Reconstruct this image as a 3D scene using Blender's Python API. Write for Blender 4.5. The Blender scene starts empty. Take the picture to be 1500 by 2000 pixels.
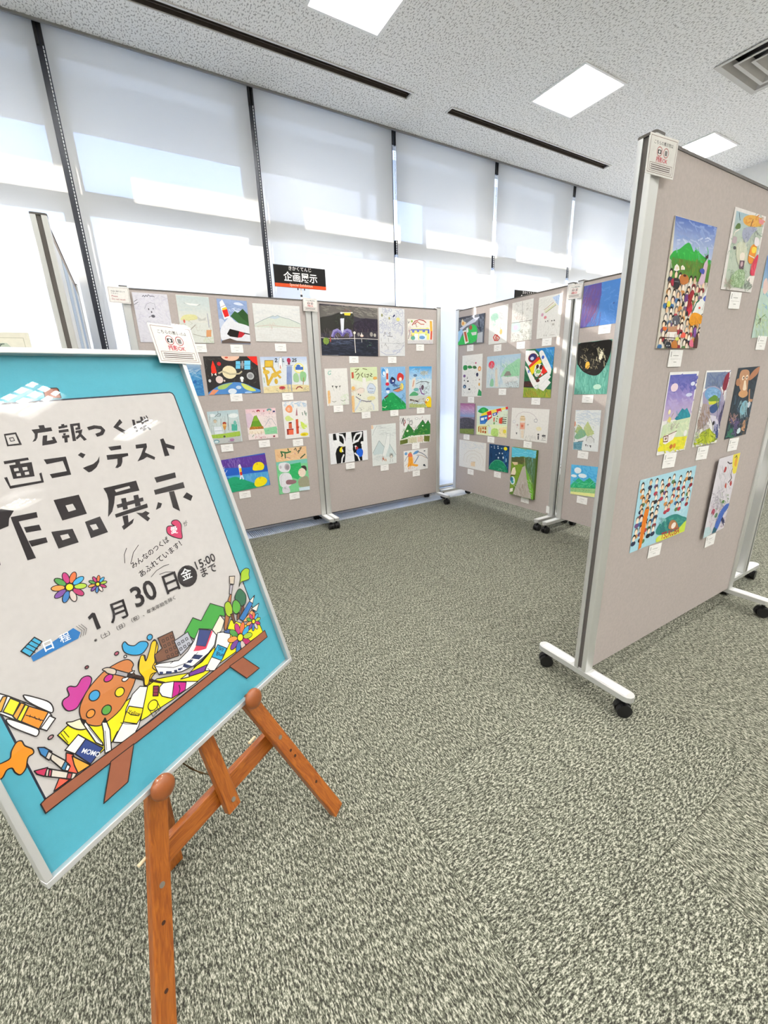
import bpy, bmesh, math, random, json
from mathutils import Vector, Matrix
from mathutils.geometry import tessellate_polygon
SC = bpy.context.scene
C = SC.collection
# ------------------------------------------------------------------ camera
cam = bpy.data.cameras.new('camera'); co = bpy.data.objects.new('camera', cam); C.objects.link(co)
cam.sensor_fit = 'HORIZONTAL'; cam.sensor_width = 36.0; cam.lens = 820.34 / 1500 * 36; cam.clip_start = .01; cam.clip_end = 500
def cam_matrix():
    yaw, pitch, roll = -.529897247, -.302261819, .0334463069
    Rz = Matrix.Rotation(yaw, 3, 'Z'); Rx = Matrix.Rotation(pitch, 3, 'X')
    B = Matrix(((1, 0, 0), (0, 0, 1), (0, -1, 0))); Rr = Matrix.Rotation(roll, 3, 'Z')
    M = Rz @ Rx @ B @ Rr                       # columns: right, down, forward
    return Matrix(((M[0][0], -M[0][1], -M[0][2], 0), (M[1][0], -M[1][1], -M[1][2], 0), (M[2][0], -M[2][1], -M[2][2], 1.19), (0, 0, 0, 1)))
co.matrix_world = cam_matrix(); SC.camera = co
# ------------------------------------------------------------------ sky, sun, exposure
world = bpy.data.worlds.new('sky'); SC.world = world; world.use_nodes = True
nt = world.node_tree; nt.nodes.clear()
wo = nt.nodes.new('ShaderNodeOutputWorld'); bg = nt.nodes.new('ShaderNodeBackground')
tc = nt.nodes.new('ShaderNodeTexCoord'); sx = nt.nodes.new('ShaderNodeSeparateXYZ'); cr = nt.nodes.new('ShaderNodeValToRGB')
nt.links.new(tc.outputs['Generated'], sx.inputs[0]); nt.links.new(sx.outputs['Z'], cr.inputs[0])
e = cr.color_ramp.elements
e[0].position = 0.0; e[0].color = (1.0, .99, .97, 1)
e[1].position = 1.0; e[1].color = (.08, .20, .48, 1)
for p, c in ((.14, (.90, .95, 1.0, 1)), (.27, (.32, .48, .80, 1)), (.40, (.17, .31, .62, 1))):
    k = e.new(p); k.color = c
nt.links.new(cr.outputs[0], bg.inputs[0]); bg.inputs[1].default_value = 6.0
nt.links.new(bg.outputs[0], wo.inputs[0])
sun = bpy.data.lights.new('sun', 'SUN'); so = bpy.data.objects.new('sun', sun); C.objects.link(so)
sun.energy = 14.0; sun.angle = math.radians(.6); sun.color = (1, .95, .88)
so.rotation_euler = Vector((1.3, -1.0, -.54)).to_track_quat('-Z', 'Y').to_euler(); so.location = (-6, 12, 8)
LAMP = 34.5                                    # radiance of the ceiling lamps' diffusers
SC.view_settings.view_transform = 'Standard'; SC.view_settings.look = 'None'
SC.view_settings.gamma = 1.0; SC.view_settings.use_curve_mapping = False
SC.view_settings.exposure = 1.06
cy = SC.cycles; cy.use_light_tree = False; cy.max_bounces = 6; cy.diffuse_bounces = 4; cy.glossy_bounces = 2; cy.transmission_bounces = 3; cy.transparent_max_bounces = 10
cy.caustics_reflective = False; cy.caustics_refractive = False; cy.sample_clamp_indirect = 6.0
# ------------------------------------------------------------------ helpers
def lin(h):
    if len(h) == 3: h = ''.join(c * 2 for c in h)
    o = []
    for i in (0, 2, 4):
        c = int(h[i:i + 2], 16) / 255; o.append(c / 12.92 if c <= .04045 else ((c + .055) / 1.055) ** 2.4)
    return (*o, 1.0)
MATS = {}
def mat(name, col='808080', rough=.6, metal=0.0, spec=.5, noise=0.0, nscale=20, bump=0.0, bscale=200, coat=0.0, stretch=None):
    if name in MATS: return MATS[name]
    m = bpy.data.materials.new(name); m.use_nodes = True; t = m.node_tree; b = t.nodes['Principled BSDF']
    c = lin(col); b.inputs['Base Color'].default_value = c; b.inputs['Roughness'].default_value = rough
    b.inputs['Metallic'].default_value = metal; b.inputs['Specular IOR Level'].default_value = spec; b.inputs['Coat Weight'].default_value = coat
    tx = t.nodes.new('ShaderNodeTexCoord'); src = tx.outputs['Object']
    if stretch:
        mp = t.nodes.new('ShaderNodeMapping'); mp.inputs['Scale'].default_value = stretch; t.links.new(src, mp.inputs[0]); src = mp.outputs[0]
    if noise:
        n = t.nodes.new('ShaderNodeTexNoise'); n.inputs['Scale'].default_value = nscale; n.inputs['Detail'].default_value = 2
        t.links.new(src, n.inputs['Vector'])
        r = t.nodes.new('ShaderNodeMapRange'); r.inputs[3].default_value = 1 - noise; r.inputs[4].default_value = 1 + noise; r.inputs[1].default_value = .25; r.inputs[2].default_value = .75
        t.links.new(n.outputs[0], r.inputs[0])
        x = t.nodes.new('ShaderNodeVectorMath'); x.operation = 'SCALE'; x.inputs[0].default_value = c[:3]
        t.links.new(r.outputs[0], x.inputs['Scale']); t.links.new(x.outputs[0], b.inputs['Base Color'])
    if bump:
        n = t.nodes.new('ShaderNodeTexNoise'); n.inputs['Scale'].default_value = bscale; n.inputs['Detail'].default_value = 3
        t.links.new(src, n.inputs['Vector'])
        k = t.nodes.new('ShaderNodeBump'); k.inputs['Strength'].default_value = bump; k.inputs['Distance'].default_value = .002
        t.links.new(n.outputs[0], k.inputs['Height']); t.links.new(k.outputs[0], b.inputs['Normal'])
    MATS[name] = m; return m
class MB:
    """collects geometry; build() links it as ONE mesh object"""
    def __init__(s): s.v = []; s.f = []
    def add(s, vs, fs, M=None):
        o = len(s.v); s.v += [tuple(M @ Vector(p)) if M else tuple(p) for p in vs]; s.f += [tuple(i + o for i in f) for f in fs]; return s
    def box(s, x0, y0, z0, x1, y1, z1, M=None, bev=0.0):
        if bev:
            b = bev
            return s.prism([(x0 + b, y0), (x1 - b, y0), (x1, y0 + b), (x1, y1 - b), (x1 - b, y1), (x0 + b, y1), (x0, y1 - b), (x0, y0 + b)], z0, z1, M)
        return s.add([(x0, y0, z0), (x1, y0, z0), (x1, y1, z0), (x0, y1, z0), (x0, y0, z1), (x1, y0, z1), (x1, y1, z1), (x0, y1, z1)],
                     [(0, 3, 2, 1), (4, 5, 6, 7), (0, 1, 5, 4), (1, 2, 6, 5), (2, 3, 7, 6), (3, 0, 4, 7)], M)
    def prism(s, prof, z0, z1, M=None):
        n = len(prof); vs = [(x, y, z0) for x, y in prof] + [(x, y, z1) for x, y in prof]
        fs = [tuple(range(n))[::-1], tuple(range(n, 2 * n))] + [(i, (i + 1) % n, n + (i + 1) % n, n + i) for i in range(n)]
        return s.add(vs, fs, M)
    def cyl(s, p, q, r, n=16, r2=None):
        p, q = Vector(p), Vector(q); d = (q - p); M = Matrix.Translation(p) @ d.to_track_quat('Z', 'Y').to_matrix().to_4x4(); L = d.length
        r2 = r if r2 is None else r2
        vs = [(r * math.cos(2 * math.pi * i / n), r * math.sin(2 * math.pi * i / n), 0) for i in range(n)] + [(r2 * math.cos(2 * math.pi * i / n), r2 * math.sin(2 * math.pi * i / n), L) for i in range(n)]
        fs = [tuple(range(n))[::-1], tuple(range(n, 2 * n))] + [(i, (i + 1) % n, n + (i + 1) % n, n + i) for i in range(n)]
        return s.add(vs, fs, M)
    def lathe(s, prof, M=None, n=24):
        vs = []; fs = []
        for r, z in prof: vs += [(r * math.cos(2 * math.pi * i / n), r * math.sin(2 * math.pi * i / n), z) for i in range(n)]
        for k in range(len(prof) - 1):
            for i in range(n): fs.append((k * n + i, k * n + (i + 1) % n, (k + 1) * n + (i + 1) % n, (k + 1) * n + i))
        fs.append(tuple(range(n))[::-1]); fs.append(tuple(range((len(prof) - 1) * n, len(prof) * n)))
        return s.add(vs, fs, M)
    def bar(s, p, q, w, t, up):
        """rectangular bar from p to q, width w along up x dir, thickness t along up"""
        p, q, up = Vector(p), Vector(q), Vector(up); d = (q - p).normalized(); sd = d.cross(up).normalized(); up = sd.cross(d).normalized()
        vs = [tuple(a + sd * (w / 2) * i + up * (t / 2) * j) for a in (p, q) for i, j in ((-1, -1), (1, -1), (1, 1), (-1, 1))]
        return s.add(vs, [(0, 3, 2, 1), (4, 5, 6, 7), (0, 1, 5, 4), (1, 2, 6, 5), (2, 3, 7, 6), (3, 0, 4, 7)])
    def mesh(s, name):
        m = bpy.data.meshes.new(name); m.from_pydata(s.v, [], s.f)
        b = bmesh.new(); b.from_mesh(m); bmesh.ops.recalc_face_normals(b, faces=b.faces); b.to_mesh(m); b.free(); return m
    def build(s, name, m, parent=None, smooth=False, bevel=0.0):
        me = s.mesh(name); me.materials.append(m); return link(name, me, parent, smooth, bevel)
def link(name, me, parent=None, smooth=False, bevel=0.0):
    o = bpy.data.objects.new(name, me); C.objects.link(o)
    if parent: o.parent = parent
    if smooth:
        for p in me.polygons: p.use_smooth = True
        try: me.set_sharp_from_angle(angle=math.radians(40))
        except Exception: pass
    if bevel:
        md = o.modifiers.new('bevel', 'BEVEL'); md.width = bevel; md.segments = 2; md.limit_method = 'ANGLE'
    return o
def tag(o, label=None, cat=None, group=None, kind=None):
    if label: o['label'] = label
    if cat: o['category'] = cat
    if group: o['group'] = group
    if kind: o['kind'] = kind
    return o
def empty(name, loc=(0, 0, 0), rz=0.0):
    o = bpy.data.objects.new(name, None); C.objects.link(o); o.location = loc; o.rotation_euler = (0, 0, rz); o.empty_display_size = .1; return o
def copy_tree(o, parent=None):
    c = o.copy(); C.objects.link(c); c.parent = parent
    for ch in list(o.children): copy_tree(ch, c)
    return c
# ------------------------------------------------------------------ materials
def carpet():
    m = bpy.data.materials.new('carpet'); m.use_nodes = True; t = m.node_tree; b = t.nodes['Principled BSDF']; L = t.links.new
    tx = t.nodes.new('ShaderNodeTexCoord'); oi = t.nodes.new('ShaderNodeObjectInfo')
    ad = t.nodes.new('ShaderNodeVectorMath'); ad.operation = 'MULTIPLY_ADD'; ad.inputs[1].default_value = (37, 91, 53)
    cx = t.nodes.new('ShaderNodeCombineXYZ')
    for i in range(3): L(oi.outputs['Random'], cx.inputs[i])
    L(cx.outputs[0], ad.inputs[0]); L(tx.outputs['Object'], ad.inputs[2])
    def noise(sc, stretch, rot, det=2):
        mp = t.nodes.new('ShaderNodeMapping'); mp.inputs['Scale'].default_value = stretch; mp.inputs['Rotation'].default_value = (0, 0, rot)
        L(ad.outputs[0], mp.inputs[0]); n = t.nodes.new('ShaderNodeTexNoise'); n.inputs['Scale'].default_value = sc; n.inputs['Detail'].default_value = det
        n.inputs['Roughness'].default_value = .6; n.noise_dimensions = '2D'
        L(mp.outputs[0], n.inputs['Vector']); return n.outputs[0]
    a = noise(215, (1, .33, 1), .5); d = noise(400, (1, .5, 1), -.35); g = noise(14, (1, 1, 1), 0)
    s1 = t.nodes.new('ShaderNodeMath'); s1.operation = 'MULTIPLY_ADD'; s1.inputs[1].default_value = .55; L(a, s1.inputs[0])
    s2 = t.nodes.new('ShaderNodeMath'); s2.operation = 'MULTIPLY'; s2.inputs[1].default_value = .45; L(d, s2.inputs[0]); L(s2.outputs[0], s1.inputs[2])
    r = t.nodes.new('ShaderNodeValToRGB'); el = r.color_ramp.elements
    el[0].position = .40; el[0].color = lin('302f2a'); el[1].position = .61; el[1].color = lin('a3a092')
    for p, c in ((.47, '545549'), (.53, '6c6e61')):
        k = el.new(p); k.color = lin(c)
    L(s1.outputs[0], r.inputs[0])
    mr = t.nodes.new('ShaderNodeMapRange'); mr.inputs[1].default_value = .3; mr.inputs[2].default_value = .7; mr.inputs[3].default_value = .9; mr.inputs[4].default_value = 1.08; L(g, mr.inputs[0])
    x = t.nodes.new('ShaderNodeVectorMath'); x.operation = 'SCALE'; L(r.outputs[0], x.inputs[0]); L(mr.outputs[0], x.inputs['Scale']); L(x.outputs[0], b.inputs['Base Color'])
    b.inputs['Roughness'].default_value = .95; b.inputs['Specular IOR Level'].default_value = .1
    return m
def ceiling_mat():
    m = bpy.data.materials.new('acoustic_board'); m.use_nodes = True; t = m.node_tree; b = t.nodes['Principled BSDF']; L = t.links.new
    tx = t.nodes.new('ShaderNodeTexCoord')
    mp = t.nodes.new('ShaderNodeMapping'); mp.inputs['Scale'].default_value = (1, .55, 1); L(tx.outputs['Object'], mp.inputs[0])
    n = t.nodes.new('ShaderNodeTexNoise'); n.inputs['Scale'].default_value = 115; n.inputs['Detail'].default_value = 2.0; n.noise_dimensions = '2D'; L(mp.outputs[0], n.inputs['Vector'])
    r = t.nodes.new('ShaderNodeValToRGB'); el = r.color_ramp.elements
    el[0].position = .35; el[0].color = lin('b0aeac'); el[1].position = .45; el[1].color = lin('f4f3f1')
    L(n.outputs[0], r.inputs[0]); L(r.outputs[0], b.inputs['Base Color']); b.inputs['Roughness'].default_value = .95
    return m
def emit(name, col, s):
    m = bpy.data.materials.new(name); m.use_nodes = True; t = m.node_tree; t.nodes.clear()
    o = t.nodes.new('ShaderNodeOutputMaterial'); q = t.nodes.new('ShaderNodeEmission'); q.inputs[0].default_value = lin(col); q.inputs[1].default_value = s; m.cycles.emission_sampling = 'FRONT'; t.links.new(q.outputs[0], o.inputs[0]); return m
def clear(name, rough, f0=.04, bump=0.0, bscale=6.0):
    """thin clear sheet: transparent, with a Schlick-weighted gloss that is the same from both sides"""
    m = bpy.data.materials.new(name); m.use_nodes = True; t = m.node_tree; t.nodes.clear(); L = t.links.new
    def math_(op, a, b):
        n = t.nodes.new('ShaderNodeMath'); n.operation = op
        for i, v in enumerate((a, b)):
            if v is None: continue
            if isinstance(v, (int, float)): n.inputs[i].default_value = v
            else: L(v, n.inputs[i])
        return n.outputs[0]
    o = t.nodes.new('ShaderNodeOutputMaterial'); mx = t.nodes.new('ShaderNodeMixShader'); tr = t.nodes.new('ShaderNodeBsdfTransparent'); g = t.nodes.new('ShaderNodeBsdfGlossy'); ge = t.nodes.new('ShaderNodeNewGeometry')
    g.inputs['Roughness'].default_value = rough
    d = t.nodes.new('ShaderNodeVectorMath'); d.operation = 'DOT_PRODUCT'; L(ge.outputs['Normal'], d.inputs[0]); L(ge.outputs['Incoming'], d.inputs[1])
    f = math_('ADD', math_('MULTIPLY', math_('POWER', math_('SUBTRACT', 1.0, math_('ABSOLUTE', d.outputs['Value'], None)), 5.0), 1 - f0), f0)
    L(f, mx.inputs[0]); L(tr.outputs[0], mx.inputs[1]); L(g.outputs[0], mx.inputs[2]); L(mx.outputs[0], o.inputs[0])
    return m
def shade_mat():
    m = bpy.data.materials.new('shade_fabric'); m.use_nodes = True; t = m.node_tree; t.nodes.clear(); L = t.links.new
    o = t.nodes.new('ShaderNodeOutputMaterial'); d = t.nodes.new('ShaderNodeBsdfDiffuse'); tl = t.nodes.new('ShaderNodeBsdfTranslucent'); tr = t.nodes.new('ShaderNodeBsdfTransparent')
    m1 = t.nodes.new('ShaderNodeMixShader'); m2 = t.nodes.new('ShaderNodeMixShader')
    tx = t.nodes.new('ShaderNodeTexCoord'); n = t.nodes.new('ShaderNodeTexNoise'); n.inputs['Scale'].default_value = 260; L(tx.outputs['Object'], n.inputs['Vector'])
    mr = t.nodes.new('ShaderNodeMapRange'); mr.inputs[3].default_value = .065; mr.inputs[4].default_value = .085; L(n.outputs[0], mr.inputs[0])
    d.inputs[0].default_value = lin('c3c3c2'); tl.inputs[0].default_value = lin('eae6dc'); m1.inputs[0].default_value = .17
    L(d.outputs[0], m1.inputs[1]); L(tl.outputs[0], m1.inputs[2]); L(mr.outputs[0], m2.inputs[0]); L(m1.outputs[0], m2.inputs[1]); L(tr.outputs[0], m2.inputs[2]); L(m2.outputs[0], o.inputs[0]); return m
def print_mat(name, rough=.75, coat=0.0, var=.05):
    """ink and paint: colour from the sheet's own colour layer, with a little pigment mottling"""
    m = bpy.data.materials.new(name); m.use_nodes = True; t = m.node_tree; b = t.nodes['Principled BSDF']; L = t.links.new
    a = t.nodes.new('ShaderNodeVertexColor'); a.layer_name = 'ink'
    tx = t.nodes.new('ShaderNodeTexCoord'); n = t.nodes.new('ShaderNodeTexNoise'); n.inputs['Scale'].default_value = 70; n.inputs['Detail'].default_value = 2; L(tx.outputs['Object'], n.inputs['Vector'])
    r = t.nodes.new('ShaderNodeMapRange'); r.inputs[1].default_value = .25; r.inputs[2].default_value = .75; r.inputs[3].default_value = 1 - var; r.inputs[4].default_value = 1 + var; L(n.outputs[0], r.inputs[0])
    x = t.nodes.new('ShaderNodeVectorMath'); x.operation = 'SCALE'; L(a.outputs[0], x.inputs[0]); L(r.outputs[0], x.inputs['Scale']); L(x.outputs[0], b.inputs['Base Color'])
    b.inputs['Roughness'].default_value = rough; b.inputs['Coat Weight'].default_value = coat; b.inputs['Specular IOR Level'].default_value = .3; return m
def wood_mat():
    m = bpy.data.materials.new('varnished_wood'); m.use_nodes = True; t = m.node_tree; b = t.nodes['Principled BSDF']; L = t.links.new
    tx = t.nodes.new('ShaderNodeTexCoord'); mp = t.nodes.new('ShaderNodeMapping'); mp.inputs['Scale'].default_value = (9, 9, 1.2); L(tx.outputs['Object'], mp.inputs[0])
    n = t.nodes.new('ShaderNodeTexNoise'); n.inputs['Scale'].default_value = 14; n.inputs['Detail'].default_value = 6; n.inputs['Distortion'].default_value = 1.5; L(mp.outputs[0], n.inputs['Vector'])
    r = t.nodes.new('ShaderNodeValToRGB'); el = r.color_ramp.elements; el[0].position = .3; el[0].color = lin('7c3c12'); el[1].position = .7; el[1].color = lin('a8601f')
    L(n.outputs[0], r.inputs[0]); L(r.outputs[0], b.inputs['Base Color']); b.inputs['Roughness'].default_value = .32; b.inputs['Coat Weight'].default_value = .3; return m
CARPET = carpet(); CEIL = ceiling_mat(); SHADE = shade_mat(); WOOD = wood_mat()
INK = print_mat('ink_on_paper'); INKG = print_mat('glossy_ink', .3, .5); POSTERINK = print_mat('poster_ink', .5, .2, .03)
ALU = mat('aluminium', 'd4d4d1', .38, .6, noise=.04, nscale=8, stretch=(1, 1, .05))
ALUW = mat('pale_aluminium', 'cfcfcd', .35, .5)
FABRIC = mat('board_fabric', 'b4aaa5', .95, 0, .15, noise=.05, nscale=90)
GROOVE = mat('groove_insert', '57524e', .7)
BLACK = mat('black_plastic', '121214', .35)
RUBBER = mat('black_rubber', '1c1c1d', .6)
WHITE = mat('white_paint', 'eeeeec', .5)
PAPER = mat('white_card', 'f1efec', .8, noise=.02)
DARKM = mat('dark_anodised', '23262f', .4, .3)
FRAME = mat('frame_silver', 'd6d6d6', .3, .55)
# ================================================================== the setting
ZC = 3.131; YS = 3.52
def struct(name, mb, m, parent=None, smooth=False):
    o = mb.build(name, m, parent, smooth)
    if not parent: o['kind'] = 'structure'
    return o
flo = struct('floor', MB().box(-5.2, -4.6, -.12, 5.9, 3.31, -.009).box(-5.2, 3.31, -.3, 5.9, 3.9, -.06), CARPET)
tile = MB(); h = .2497; b = .0012
tile.add([(-h, -h, -.009), (h, -h, -.009), (h, h, -.009), (-h, h, -.009), (-h, -h, -b), (h, -h, -b), (h, h, -b), (-h, h, -b), (-h + b, -h + b, 0), (h - b, -h + b, 0), (h - b, h - b, 0), (-h + b, h - b, 0)],
         [(0, 3, 2, 1), (0, 1, 5, 4), (1, 2, 6, 5), (2, 3, 7, 6), (3, 0, 4, 7), (4, 5, 9, 8), (5, 6, 10, 9), (6, 7, 11, 10), (7, 4, 8, 11), (8, 9, 10, 11)])
tm = tile.mesh('carpet_tile'); tm.materials.append(CARPET); rnd = random.Random(4)
for i in range(-5, 12):
    for j in range(9):
        o = bpy.data.objects.new('carpet_tile', tm); C.objects.link(o); o.parent = flo
        o.location = (.25 + .5 * i, 3.06 - .5 * j, 0); o.rotation_euler = (0, 0, math.pi / 2 * rnd.choice((0, 0, 0, 1, 2, 2)))
# ceiling with real openings for lamps, slots and the air diffuser
LX = [1.44 + 1.76 * k for k in (-3, -2, -1, 0, 1, 2)]; LY = [2.505, .70, -1.1, -2.9]
LAMPS = [(x, y) for x in LX for y in LY]
holes = [(x - .225, y - .225, x + .225, y + .225) for x, y in LAMPS] + [(.155, 3.062, 2.135, 3.13), (2.505, 3.062, 4.485, 3.13), (-2.195, 3.062, -.215, 3.13), (3.815, 1.335, 4.37, 1.89)]
xs = sorted({-5.2, 5.9} | {h[0] for h in holes} | {h[2] for h in holes}); ys = sorted({-4.6, 3.5} | {h[1] for h in holes} | {h[3] for h in holes})
cm = MB(); idx = {}
for j, y in enumerate(ys):
    for i, x in enumerate(xs): idx[i, j] = len(cm.v); cm.v.append((x, y, ZC))
for j in range(len(ys) - 1):
    for i in range(len(xs) - 1):
        mx, my = (xs[i] + xs[i + 1]) / 2, (ys[j] + ys[j + 1]) / 2
        if not any(h[0] < mx < h[2] and h[1] < my < h[3] for h in holes): cm.f.append((idx[i, j], idx[i, j + 1], idx[i + 1, j + 1], idx[i + 1, j]))
me = bpy.data.meshes.new('ceiling'); me.from_pydata(cm.v, [], cm.f); me.materials.append(CEIL); tag(link('ceiling', me), kind='structure')
WALLM = mat('wall_paint', 'ececea', .9, noise=.02)
struct('roof_slab', MB().box(-5.4, -4.8, 3.45, 6.1, 3.55, 3.6), WALLM)
struct('wall_right', MB().box(5.83, -4.6, -.1, 5.95, 3.9, 3.45), WALLM)
struct('wall_left', MB().box(-5.3, -4.6, -.1, -5.2, 3.9, 3.45), WALLM)
struct('wall_rear', MB().box(-5.3, -4.75, -.1, 5.95, -4.6, 3.45), WALLM)
struct('wall_window_header', MB().box(-5.3, 3.5, 3.28, 5.95, 3.86, 3.46).box(-5.3, 3.72, 3.1, 5.95, 3.86, 3.28), WALLM)
struct('trim_1', MB().box(-5.2, 3.488, ZC - .012, 5.83, 3.5, ZC + .15), mat('grey_trim', '8a8a88', .6))
struct('trim_2', MB().box(-5.2, 3.5, -.05, 5.83, 3.72, .02).box(-5.2, 3.535, .02, 5.83, 3.72, .05), WHITE)
struct('trim_3', MB().box(-5.2, 3.53, .056, 5.83, 3.545, .066).box(-5.2, 3.5, .021, 5.83, 3.534, .025), mat('dark_gap_trim', '3c3c3c', .6))
GAP0, PITCH = -.045, 1.158
GLASS = clear('window_glass', .0)
gaps = [GAP0 + PITCH * k for k in range(-4, 6)]
for k in range(len(gaps) - 1):
    g0, g1 = gaps[k], gaps[k + 1]; w = tag(empty('window_%d' % (k + 1), ((g0 + g1) / 2, 3.66, 0)), kind='structure'); hx = PITCH / 2
    MB().box(-hx - .07, .02, .0, -hx + .07, .06, 3.28).box(-hx - .025, -.08, .0, -hx + .025, .02, 3.28).build('mullion', DARKM, w)
    if g0 < 1.3: MB().box(-hx - .024, -.128, .09, -hx + .024, -.124, 3.26).build('guide_strip', DARKM, w)
    MB().box(-hx + .07, -.03, 2.277, hx - .07, .05, 2.391).build('transom', DARKM, w)
    MB().box(-hx + .07, .0, .05, hx - .07, .006, 2.277).build('pane', GLASS, w)
    MB().box(-hx + .07, .0, 2.391, hx - .07, .006, 3.28).build('pane', GLASS, w)
# outside: eave over the window, pale pavement, shaded neighbours against the sky
struct('eave', MB().box(-9, 3.86, 3.264, 12, 5.0, 3.5), mat('concrete_soffit', '9b9c9d', .9, noise=.05, nscale=3))
struct('pavement', MB().box(-40, 3.9, -.5, 60, 60, -.3), mat('pale_paving', 'dddbd5', .9, noise=.06, nscale=1.5))
NB = mat('neighbour_wall', 'b9bcc0', .9, noise=.04, nscale=.6)
for (x0, x1, y0, y1, zt, lab) in ((7.3, 11.0, 20, 26, 13.0, 'tall grey office block seen through the shades'), (11.7, 13.2, 20.5, 26, 12.0, 'narrow grey block right of the tall office block'),
                                (6.2, 7.0, 19, 24, 9.1, 'low pale block left of the tall office block')):
    r = tag(empty('office_block', ((x0 + x1) / 2, y0, -.3)), lab, 'building', 'blocks outside the window')
    MB().box(x0 - (x0 + x1) / 2, 0, 0, x1 - (x0 + x1) / 2, y1 - y0, zt).build('wall', NB, r)
    MB().box(x0 - (x0 + x1) / 2 - .1, -.1, zt, x1 - (x0 + x1) / 2 + .1, y1 - y0 + .1, zt + .3).build('parapet', NB, r)
r = tag(empty('office_block', (27.0, 15.0, -.3)), 'wide grey block across the street behind the right-hand shades', 'building', 'blocks outside the window')
MB().box(-13.2, 0, 0, 13, 4, 10.5).build('wall', NB, r); MB().box(-13.3, -.1, 10.5, 13.1, 4.1, 10.8).build('parapet', NB, r)
r = tag(empty('office_block', (-8.7, 8.6, -.3)), 'unseen low block added beyond the left picture edge to block sun', 'building', 'blocks outside the window')  # added out of view to keep low sun off the floor and boards
MB().box(-6, 0, 0, 6, 1.6, 4.74).build('wall', NB, r); MB().box(-6.05, -.02, 4.74, 6.05, 1.62, 4.9).build('parapet', NB, r)
# ================================================================== roller shades
def shade(g0, g1, lab):
    r = tag(empty('roller_shade', ((g0 + g1) / 2, YS, 0)), lab, 'blind', 'roller shades along the window'); hx = (g1 - g0) / 2 - .02
    me = bpy.data.meshes.new('fabric'); me.from_pydata([(-hx, 0, .085), (hx, 0, .085), (hx, 0, 3.25), (-hx, 0, 3.25)], [], [(0, 1, 2, 3)]); me.materials.append(SHADE); link('fabric', me, r)
    MB().box(-hx, -.008, .07, hx, .008, .09).build('bottom_bar', ALUW, r)
    MB().cyl((-hx, .03, 3.22), (hx, .03, 3.22), .025, 12).build('roller', ALU, r)
    MB().box(-hx - .014, -.006, 3.03, -hx - .002, .012, 3.2).build('bracket', BLACK, r)
    MB().box(hx + .002, -.006, 3.03, hx + .014, .012, 3.2).build('bracket', BLACK, r)
    ch = MB(); zz = .75
    while zz < 3.05: ch.cyl((-hx - .009, .004, zz), (-hx - .009, .004, zz + .012), .0028, 6); zz += .018
    tag(ch.build('bead_chain', WHITE, r), kind='stuff')
labs = ['roller shade at the far left end of the window wall', 'roller shade second from the far left end, beyond the picture', 'roller shade third from the far left end, beyond the picture', 'roller shade left of the leftmost dark mullion strip', 'widest-looking roller shade, above the left grey board', 'roller shade directly behind the black exhibition sign', 'roller shade above the gap between the two board runs',
        'narrow-looking roller shade over the dark sign behind the boards', 'rightmost roller shade, beside the near board post']
for i, k in enumerate(range(0, 9)): shade(gaps[k], gaps[k + 1], labs[i])
# ================================================================== ceiling fittings
LENS = emit('lamp_diffuser', 'fffdf9', LAMP); LOUV = mat('louvre_white', 'fbfbf8', .5)
def make_lamp():
    r = empty('ceiling_light', (0, 0, ZC)); q = .215
    f = MB()
    for a in ((-.232, -.232, .232, -q), (-.232, q, .232, .232), (-.232, -q, -q, q), (q, -q, .232, q)): f.box(a[0], a[1], -.006, a[2], a[3], .004)
    f.build('frame', WHITE, r)
    h = MB()
    for a in ((-.222, -.222, .222, -q), (-.222, q, .222, .222), (-.222, -q, -q, q), (q, -q, .222, q)): h.box(a[0], a[1], .004, a[2], a[3], .062)
    h.box(-.222, -.222, .062, .222, .222, .07).build('housing', WHITE, r)
    dm = bpy.data.meshes.new('diffuser'); dm.from_pydata([(-q, -q, .05), (-q, q, .05), (q, q, .05), (q, -q, .05)], [], [(0, 1, 2, 3)]); dm.materials.append(LENS); link('diffuser', dm, r)
    for x in (-.072, .072): MB().box(x - .002, -q, .008, x + .002, q, .04).build('louvre_blade', LOUV, r)
    for y in (-.107, 0, .107): MB().box(-q, y - .0015, .014, q, y + .0015, .04).build('louvre_blade', LOUV, r)
    return r
lamp = make_lamp(); vis = {(3, 0): 'bright square ceiling light cut by the top picture edge', (4, 0): 'bright square ceiling light in the middle of the ceiling', (5, 0): 'bright square ceiling light just behind the near grey board'}
for i, x in enumerate(LX):
    for j, y in enumerate(LY):
        o = lamp if (i, j) == (0, 0) else copy_tree(lamp); o.location = (x, y, ZC)
        tag(o, vis.get((i, j), 'square ceiling light in the %s row from the window, %s from the left wall' % (('first', 'second', 'third', 'fourth')[j], ('first', 'second', 'third', 'fourth', 'fifth', 'sixth')[i])), 'ceiling light', 'square ceiling lights')
SLOTD = mat('slot_dark', '4c433d', .8, noise=.15, nscale=40); SLOTW = mat('slot_rim', 'd9d8d4', .5)
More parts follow.
